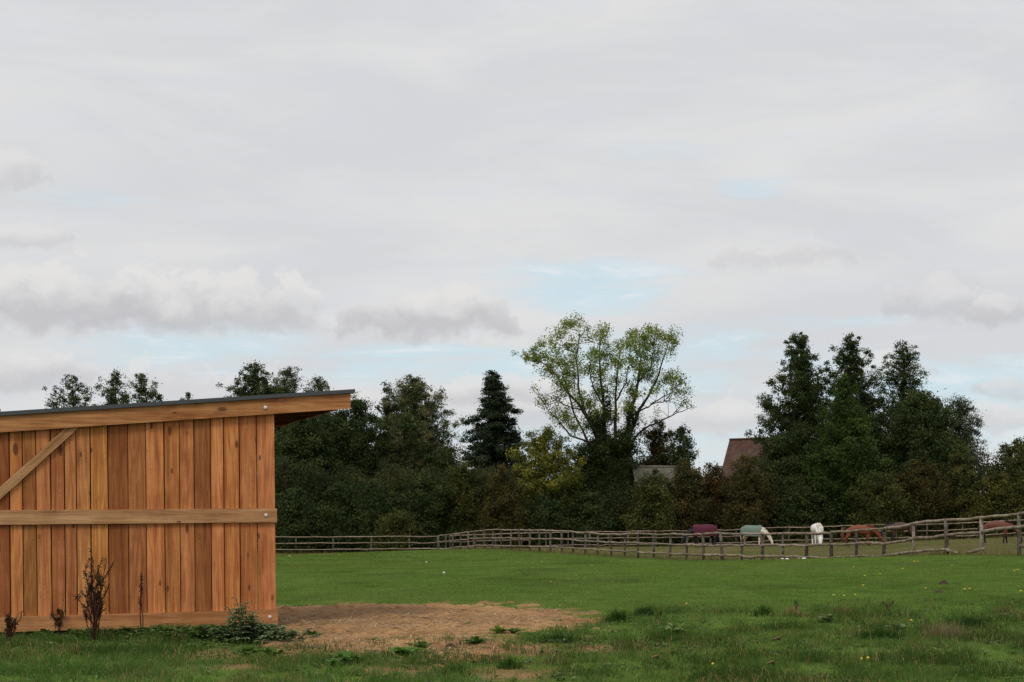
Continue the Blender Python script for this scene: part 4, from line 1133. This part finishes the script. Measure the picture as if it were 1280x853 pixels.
def cloth(name, c1):
    m, t = newmat(name); p = t.n('ShaderNodeTexCoord').outputs['Object']; n = t.noise(p, 4.0, 4, .6)
    finish(t, t.mix(n, tuple(v * .75 for v in c1), tuple(v * 1.2 for v in c1)), .8, t.bump(n, .4, .04), .2); return m

def build_horses():
    blk = coat('black_coat', (.012, .010, .010)); bay = coat('bay_coat', (.06, .03, .018), (.015, .012, .011)); wht = coat('white_coat', (.70, .67, .62))
    crm = coat('cream_coat', (.62, .52, .40)); chs = coat('chestnut_coat', (.17, .042, .018), (.085, .025, .014)); dch = coat('liver_chestnut_coat', (.12, .034, .018), (.04, .016, .012))
    hb = coat('black_hair', (.012, .010, .010)); hw = coat('pale_hair', (.62, .57, .50)); hc = coat('chestnut_hair', (.12, .035, .016))
    horse('black horse in a maroon rug grazing with its head to the left', 878, 684.5, 95, R(186), blk, hb, .97, cloth('maroon_rug', (.085, .016, .030)), seed=1)
    horse('cream pony in a pale teal rug grazing with its head to the right', 942.5, 683.5, 93, R(-33), crm, hw, .88, cloth('teal_rug', (.14, .19, .155)), seed=2)
    horse('white horse facing the camera and grazing', 1021.5, 684, 94, R(-93), wht, hw, 1.08, seed=3)
    horse('bright chestnut horse without a rug grazing with its head to the right', 1074, 685, 91, R(-10), chs, hc, 1.02, seed=4)
    horse('dark bay horse half hidden behind the fence bend, left of the right-hand chestnut', 1126, 679.5, 97, R(172), bay, hb, 1.0, seed=5)
    horse('dark chestnut horse behind the fence at the right edge, grazing', 1246, 680, 84, R(-14), dch, hb, .95, seed=6)

# ------------------------------------------------------------------ small plants and things on the ground
def strips(mb_V, mb_C, base, n, L, W, spread, rise, col, rg, droop=.5):
    """n leaf blades from one root: each a 3-quad strip, broad in the middle"""
    for _ in range(n):
        a = rg.uniform(0, 2 * np.pi); l = L * rg.uniform(.6, 1.2); w = W * rg.uniform(.7, 1.2)
        d = np.array([math.cos(a), math.sin(a), 0]); s = np.array([-d[1], d[0], 0]); sp = spread * rg.uniform(.5, 1.2)
        pr = []
        for u, ww in ((0, .25), (.3, .85), (.65, 1.0), (.9, .55), (1.0, .05)):
            c = base + d * (sp * l * u) + np.array([0, 0, l * (rise * u - droop * u * u)])
            pr += [c - s * w * ww * .5 + np.array([0, 0, .12 * w * ww]), c, c + s * w * ww * .5 + np.array([0, 0, .12 * w * ww])]
        mb_V.append(np.array(pr)); mb_C.append(np.tile(np.array(col) * rg.uniform(.7, 1.25), (15, 1)))
def strips_mesh(name, Vs, Cs, mat):
    q = []
    for k in range(4):
        for j in range(2): q.append([k * 3 + j, k * 3 + j + 1, k * 3 + j + 4, k * 3 + j + 3])
    q = np.array(q); n = len(Vs)
    Fa = (q[None] + np.arange(n)[:, None, None] * 15).reshape(-1, 4)
    return mesh_np(name, np.concatenate(Vs), [Fa], mat, {'col': np.concatenate(Cs)}, True)

def build_small():
    rg = RS(400); ML = mat_leaf('weed_leaf', .35, .6, .12)
    def gpos(px, py):
        Y = ground_hit(px, py); x = XA(px, Y); return np.array([x, Y, float(ground_z(np.array([x]), np.array([Y]))[0])])
    # broad leaved docks
    for (px, py, L, n, W, c, lab) in (
            (504, 822, .30, 7, .13, (.055, .13, .03), 'broad bright green dock with big leaves at the front of the earth patch'),
            (528, 813, .26, 9, .07, (.035, .085, .022), 'flat dark dock just behind the big-leaved dock on the earth patch'),
            (432, 829, .26, 22, .10, (.05, .115, .03), 'wide leafy dock clump in front of the shed corner, left of the big-leaved dock'),
            (415, 833, .2, 14, .08, (.05, .11, .03), 'small leafy dock at the left side of the wide leafy clump'),
            (594, 810, .26, 12, .06, (.035, .085, .02), 'dark weed tuft beside the dark clod on the earth patch'),
            (624, 793, .22, 9, .08, (.06, .13, .035), 'small green dock near the right end of the earth patch'),
            (642, 793, .2, 9, .06, (.04, .09, .025), 'low dark weed right of the small green dock'),
            (468, 803, .12, 7, .04, (.07, .13, .035), 'tiny weed alone in the middle of the earth patch'),
            (587, 783, .12, 7, .04, (.08, .13, .035), 'tiny weed at the back of the earth patch'),
            (390, 797, .2, 12, .08, (.04, .09, .025), 'low weed right of the thistle bush by the shed'),
            (55, 798, .26, 12, .09, (.04, .095, .025), 'dock with broad leaves under the left part of the shed wall'),
            (92, 793, .30, 8, .09, (.055, .125, .03), 'upright bright dock just left of the large dead dock'),
            (243, 796, .24, 12, .08, (.045, .10, .025), 'leafy weed left of the thistle bush at the shed foot'),
            (845, 793, .3, 10, .07, (.10, .16, .07), 'pale-leaved weed in the rough grass right of the earth patch'),
            (1036, 779, .25, 12, .07, (.075, .12, .06), 'pale weed in the rough grass right of the dry tuft'),
            (1120, 790, .25, 8, .08, (.09, .14, .07), 'pale broad weed in the rough grass at the right'),
            (310, 822, .24, 12, .09, (.05, .105, .03), 'round-leaved weed in the turf before the thistle bush'),
            (340, 822, .24, 12, .09, (.06, .11, .03), 'yellowish weed at the lower right of the thistle bush')):
        b = gpos(px, py); Vs, Cs = [], []
        c = tuple(v * q for v, q in zip(c, (1.8, 1.5, 1.2)))
        strips(Vs, Cs, np.zeros(3), int(n * 1.7), L, W, .75, .8, c, rg, .55)
        strips(Vs, Cs, np.zeros(3), n, L * .7, W * .8, .5, 1.1, c, rg, .5)
        o = link('dock_weed', strips_mesh('dock_weed', Vs, Cs, ML), None, b); tag(o, lab, 'weed', 'green weeds growing in the field')
    # thistle / nettle bush at the shed corner
    def leafy_bush(name, px, py, lab, nst, sx, sy, hfun, col, seed, lo=-9, hi=9):
        r_ = RS(seed); b = gpos(px, py); Vs, Cs = [], []; stems = MB()
        for k in range(nst):
            dx, dy = np.clip(r_.normal(0, sx), lo, hi), r_.normal(0, sy)
            h = hfun(dx) * r_.uniform(.6, 1.1)
            e = np.array([dx * 1.12 + r_.normal(0, .04), dy, h])
            add_tube(stems, [(dx * .8, dy, -.02), (dx, dy, h * .6), e], [.008, .006, .004], 5, (.05, .06, .025))
            for u in np.linspace(.15, 1, 7):
                c = np.array([dx * .8, dy, 0]) * (1 - u) + e * u
                strips(Vs, Cs, c, 4, .13 * (1.1 - .4 * u), .045, .9, .45, np.array(col) * r_.uniform(.6, 1.35), r_, .45)
        root = empty(name, b); tag(root, lab, 'bush', 'green bushes at the foot of the shed wall')
        link('foliage', strips_mesh('foliage', Vs, Cs, ML), root); stems.build('stems', ML, root, True)
    leafy_bush('thistle_bush', 322, 804, 'dense dark green thistle bush against the right corner of the shed wall', 80, .23, .12,
               lambda d: .13 + .07 * math.exp(-(d / .5) ** 2) + .32 * math.exp(-((d + .19) / .12) ** 2), (.16, .21, .10), 41, -.5, .85)
    leafy_bush('nettle_bush', 262, 800, 'low dark nettle patch along the shed foot just left of the thistle bush', 60, .28, .12, lambda d: .17, (.10, .155, .045), 42)
    leafy_bush('nettle_bush', 205, 797, 'low dark nettle patch at the shed foot right of the single thin dead stalk', 40, .2, .1, lambda d: .13, (.10, .155, .045), 43)
    leafy_bush('nettle_bush', 140, 800, 'green nettles round the foot of the largest dead dock', 34, .22, .1, lambda d: .12, (.10, .155, .045), 44)
    # low weeds along the wall foot
    # dead brown docks in front of the wall
    MD = mat_leaf('dead_stalk', .1, .8, .1)
    def dead(px, pyb, pyt, spread, nst, lab, seed, dense=1.0):
        r = RS(seed); b = gpos(px, pyb); h = (pyb - pyt) / F * b[1]
        root = empty('dead_dock', b); tag(root, lab, 'dead plant', 'dead weeds before the shed wall')
        st = MB(); sd = []
        for k in range(nst):
            ex = r.normal(0, spread * .42); ey = r.normal(0, spread * .25); hh = h * r.uniform(.55, 1.0) if k else h
            p = np.array([(r.normal(0, spread * .12), r.normal(0, spread * .08), -.03), (ex * .25 + r.normal(0, .015), ey * .2, hh * .35), (ex * .5 + r.normal(0, .02), ey * .6, hh * .7), (ex, ey, hh)])
            add_tube(st, p, [.009, .007, .006, .003], 5, (.075, .035, .022))
            for j in range(7 if nst > 3 else 6):
                u = r.uniform(.35, .97); i = min(int(u * 3), 2); f = u * 3 - i; s = p[i] * (1 - f) + p[i + 1] * f
                e = s + np.array([r.normal(0, spread * .16), r.normal(0, spread * .1), r.uniform(.05, .2) * h])
                add_tube(st, [s, (s + e) / 2 + r.normal(0, .008, 3), e], [.005, .004, .0025], 4, (.07, .033, .02))
                m_ = int(26 * dense); u2 = r.rand(m_)[:, None]
                sd.append(s * (1 - u2) + e * u2 + r.normal(0, .011, (m_, 3)))
        sd = np.concatenate(sd); n = len(sd)
        col = palette([(.026, .015, .009), (.050, .028, .016), (.095, .054, .028)], n, r.rand(n), r)
        link('seed_heads', mesh_np('seed_heads', leaf_quads(sd, .021, r, 0, .7), [np.arange(4 * n).reshape(-1, 4)], MD, {'col': np.repeat(col, 4, 0)}), root)
        st.build('stalks', MD, root, True)
    dead(119, 803, 700, .36, 14, 'largest dead dock, brown and bushy, before the shed wall', 1)
    dead(178, 795, 718, .05, 2, 'single thin dead stalk before the shed wall, right of the largest dead dock', 2, .8)
    dead(11, 806, 766, .17, 8, 'dead brown weed at the left edge before the shed base board', 3, .6)
    dead(73, 797, 762, .16, 4, 'short dead weed left of the largest dead dock', 4, .6)
    dead(994, 768, 750, .03, 2, 'dark dead stalk standing in the dry grass tuft', 5, .15)
    dead(824, 778, 764, .05, 3, 'short dark dead weed in the rough grass right of the earth patch', 6, .3)
    dead(1111, 766, 750, .12, 3, 'thin arching dead stalk at the edge of the rough grass, right of the dry tuft', 7, .08)
    # small broad-leaved weeds all through the turf
    r_ = RS(905); n = 5200; y = r_.uniform(13, 27.5, n); x = r_.uniform(-1, 1, n) * (.36 * y + .6)
    sv = soil_value(x, y); k = (r_.rand(n) < np.maximum(rough_zone(x, y), .22 * (sv > 0))) & ~shed_inside(x, y, .05) & (sv < np.where(y < 21.5, .5, .2)) & (fbm(x * .8, y * .6, 97) > .42); x, y = x[k], y[k]
    zz = ground_z(x, y); Vs, Cs = [], []
    for q in range(len(x)):
        c = np.array([(.105, .18, .045), (.14, .20, .065), (.08, .15, .035), (.18, .20, .08), (.10, .16, .06)][q % 5]) * r_.uniform(.7, 1.1)
        strips(Vs, Cs, np.array([x[q], y[q], zz[q] + r_.uniform(0, .02)]), r_.randint(3, 7), r_.uniform(.05, .11), r_.uniform(.015, .035), .8, .75, c, r_, .55)
    tag(link('turf_weeds', strips_mesh('turf_weeds', Vs, Cs, ML)), 'small broad leaves of clover, plantain and dock seedlings all through the rough turf', None, None, 'stuff')
    # dry and dark grass tufts
    MG = bpy.data.materials['grass_blade']
    for (px, py, n, L, rad, c, lab, seed) in (
            (992, 770, 320, .20, .22, (.30, .21, .12), 'straw-coloured dry grass tuft at the edge of the rough grass', 1),
            (1055, 768, 260, .17, .4, (.16, .10, .055), 'reddish brown dry grass tuft right of the straw-coloured tuft', 2),
            (955, 771, 380, .24, .22, (.045, .085, .022), 'dark green tussock left of the straw-coloured tuft', 3),
            (1182, 800, 520, .26, .42, (.22, .18, .10), 'loose pale dry grass stalks in the rough grass at the right', 4),
            (1215, 783, 650, .20, .40, (.035, .07, .02), 'dark green tussock at the right of the rough grass', 5),
            (772, 779, 380, .24, .22, (.035, .075, .018), 'dark tussock at the right end of the earth patch', 6),
            (806, 771, 560, .20, .28, (.04, .08, .02), 'dark tussock behind the pale-leaved weed', 7),
            (565, 846, 420, .16, .22, (.055, .11, .024), 'green grass tussock at the bottom edge below the earth patch', 8),
            (638, 838, 300, .16, .18, (.05, .10, .022), 'grass tussock on the bare spot at the bottom edge', 9),
            (1100, 800, 900, .17, .45, (.035, .072, .018), 'wide dark tussock in the middle of the rough grass at the right', 10),
            (700, 803, 420, .15, .4, (.035, .072, .02), 'dark mat of grass at the front right of the earth patch', 11),
            (1256, 766, 240, .17, .4, (.17, .12, .06), 'brown dry grass tuft near the right edge of the field', 12)):
        r = RS(seed + 60); b = gpos(px, py)
        th = r.uniform(0, 2 * np.pi, n); q = r.rand(n) ** .75 * (1 + .35 * np.sin(3 * th + seed) + .2 * np.sin(7 * th))
        x = np.cos(th) * q * rad * .85; y = np.sin(th) * q * rad * .65; fall = np.clip(1.15 - .85 * q * q, .15, 1)
        col = np.array(c)[None] * r.uniform(.6, 1.3, (n, 1))
        V, Fs, C = blades(x, y, np.zeros(n), L * fall * r.uniform(.4, 1.15, n), r.uniform(.005, .009, n), r.uniform(.1, .8, n), col, r, True)
        tag(link('grass_tuft', mesh_np('grass_tuft', V, Fs, MG, {'col': C}), None, b), lab, 'grass tuft', 'tufts in the rough grass')
    # yellow flowers
    Mf, t = newmat('yellow_petals'); finish(t, (.62, .50, .05), .6)
    Ms, t = newmat('flower_stalk'); finish(t, (.07, .12, .03), .6)
    def flower(px, py, r_):
        b = gpos(px, py); root = empty('dandelion', b)
        tag(root, 'small yellow dandelion flowering in the grass of the field', 'flower', 'yellow flowers in the field')
        mb = MB(); a = np.linspace(0, 2 * np.pi, 13)[:-1]; h = .075
        ring = lambda rr, zz: np.stack([np.cos(a) * rr, np.sin(a) * rr, np.full(12, zz)], 1)
        rr = r_ * np.where(np.arange(12) % 2, 1.0, .8)
        V = np.concatenate([ring(r_ * .2, h - .008), ring(rr, h + .008), ring(r_ * .55, h + .018), [[0, 0, h + .016]]])
        i = np.arange(12); j = (i + 1) % 12
        mb.add(V, [np.stack([i, j, 12 + j, 12 + i], 1), np.stack([12 + i, 12 + j, 24 + j, 24 + i], 1), np.stack([24 + i, 24 + j, np.full(12, 36)], 1)])
        mb.build('flower_head', Mf, root)
        mb = MB(); add_tube(mb, [(0, 0, -.02), (.004, 0, h * .5), (0, 0, h - .004)], .003, 5); mb.build('stalk', Ms, root)
    for (px, py) in ((1147, 705.6), (1143, 706), (1067, 713), (1081, 724), (1079, 737.6), (1069, 749), (1055, 750), (1042, 750), (1157, 740), (1206, 742.7), (1212, 742), (1272, 717), (1268, 718), (1276, 744.7),
                     (1139, 783), (1077, 835), (1085, 834), (891, 840), (858, 761), (678, 705), (720, 724), (688.5, 732), (740, 711.5), (1100, 722), (1128, 715), (1190, 712)):
        d = ground_hit(px, py); flower(px, py, (.010 + .00042 * d) * (0.7 + 0.6 * ((px * 7.3) % 1)))
    # pale mushrooms
    Mm, t = newmat('mushroom_skin'); finish(t, (.72, .69, .62), .6)
    for k, (px, py) in enumerate(((978, 701.5), (984, 701), (999, 700), (1005, 701), (342, 701), (362, 696), (533, 703.5), (555, 718))):
        b = gpos(px, py); root = empty('field_mushroom', b)
        lab = 'white field mushroom in a small patch in front of the fence below the white horse' if k < 4 else ('white field mushroom near the level fence by the shed edge' if k < 6 else 'single white field mushroom in the short grass of the mid field')
        tag(root, lab, 'mushroom', ('mushrooms below the white horse', 'mushrooms by the shed edge', 'mushrooms in the mid field')[0 if k < 4 else 1 if k < 6 else 2])
        rr = (.062 if k < 6 else .034) * (.8 + .13 * (k % 4)); a = np.linspace(0, 2 * np.pi, 14, endpoint=False)
        mb = MB(); add_tube(mb, [(0, 0, .035), (0, 0, .042), (0, 0, .058), (0, 0, .07), (0, 0, .073)], [rr * .55, rr, rr * .8, rr * .4, .004], 12); mb.build('cap', Mm, root, True)
        mb = MB(); add_tube(mb, [(0, 0, -.03), (0, 0, .038)], [.016, .014], 8); mb.build('stem', Mm, root, True)
    # clods and dung
    Mc, t = newmat('dark_clod'); p = t.n('ShaderNodeTexCoord').outputs['Object']; n_ = t.noise(p, 18, 4); finish(t, t.mix(n_, (.035, .026, .016), (.080, .060, .036)), .95, t.bump(n_, .8, .02), .1)
    def lump(px, py, r_, h, lab, name, mat, n=26):
        r = RS(int(px)); b = gpos(px, py); mb = MB()
        th = np.linspace(0, 2 * np.pi, n, endpoint=False); V = [[0, 0, h]]; rings = 6
        for k in range(1, rings + 1):
            u = k / rings
            for a in th:
                q = 1 + .35 * (vnoise(np.array(math.cos(a) * 2 + k * .4), np.array(math.sin(a) * 2 + px), 3) - .5) * 2
                V.append([math.cos(a) * r_ * u * q, math.sin(a) * r_ * .7 * u * q, h * (1 - u * u) * q * r.uniform(.75, 1.1) - .03 * u])
        i = np.arange(n); j = (i + 1) % n; Fs = [np.stack([np.zeros(n, int), 1 + i, 1 + j], 1)]
        qs = [np.stack([1 + k * n + i, 1 + (k + 1) * n + i, 1 + (k + 1) * n + j, 1 + k * n + j], 1) for k in range(rings - 1)]
        mb.add(V, Fs + qs); tag(mb.build(name, mat, None, True, b), lab, 'clod' if 'clod' in name else 'dung')
    lump(563, 813, .10, .07, 'dark clod of earth at the front of the bare patch', 'earth_clod', Mc)
    lump(513, 783, .05, .05, 'small dark clod in the middle of the bare patch', 'earth_clod', Mc)
    lump(1179, 731, .12, .07, 'dark dung heap lying in the short grass at the right', 'dung_heap', Mc)
    lump(1174, 742, .14, .04, 'flat brown dung heap in front of the darker one', 'dung_heap', Mc)
    # fallen leaves
    Mo, t = newmat('fallen_leaf'); finish(t, (.14, .085, .035), .7)
    for (px, py, lab) in ((970, 808, 'curled orange fallen leaf in the rough grass below the straw-coloured tuft'), (818, 829, 'orange fallen leaf in the turf below the pale-leaved weed'), (962, 839, 'brown fallen leaf stuck upright in the turf at the bottom edge')):
        b = gpos(px, py); b[2] += .035; mb = MB(); V = []
        for u in np.linspace(0, 1, 7):
            w_ = math.sin(math.pi * min(max(u, .02), .98)) ** .7 * .03
            V += [(u * .09 - .045, -w_, .03 * u + .03), (u * .09 - .045, 0, .012 + .02 * math.sin(u * 3)), (u * .09 - .045, w_, .03 + .04 * u)]
        q = [[k * 3 + j, k * 3 + 3 + j, k * 3 + 4 + j, k * 3 + 1 + j] for k in range(6) for j in range(2)]
        mb.add(V, [np.array(q)]); tag(mb.build('fallen_leaf', Mo, None, True, b), lab, 'leaf')
    # bird in the sky
    Mk, t = newmat('bird_plumage'); finish(t, (.02, .022, .025), .6)
    p = P(1181.5, 486.5, 110); mb = MB()
    add_tube(mb, [(-.16, 0, 0), (-.1, 0, .01), (0, 0, .01), (.09, 0, .02), (.14, 0, .02), (.17, 0, .015)], [.012, .045, .06, .04, .03, .005], 8)
    for s in (-1, 1):
        V = [(.05, s * .04, .03), (-.06, s * .04, .03), (.03, s * .16, .08), (-.08, s * .15, .08), (-.04, s * .3, .06), (-.07, s * .29, .06)]
        V = np.array(V); V = np.concatenate([V, V + np.array([0, 0, -.012])])
        mb.add(V, [np.array([[0, 2, 3, 1], [2, 4, 5, 3], [6, 7, 9, 8], [8, 9, 11, 10], [0, 6, 8, 2], [2, 8, 10, 4], [1, 3, 9, 7], [3, 5, 11, 9], [4, 10, 11, 5]])])
    o = mb.build('flying_bird', Mk, None, True, p); o.rotation_euler = (0.2, 0, .9); o.scale = (.62,) * 3
    tag(o, 'dark bird flying right of the feathery tree top', 'bird')

build_world()
build_light_camera()
build_ground()
build_grass()
build_shed()
build_fences()
build_trees()
build_ash()
build_hedge()
build_buildings()
build_horses()
build_small()
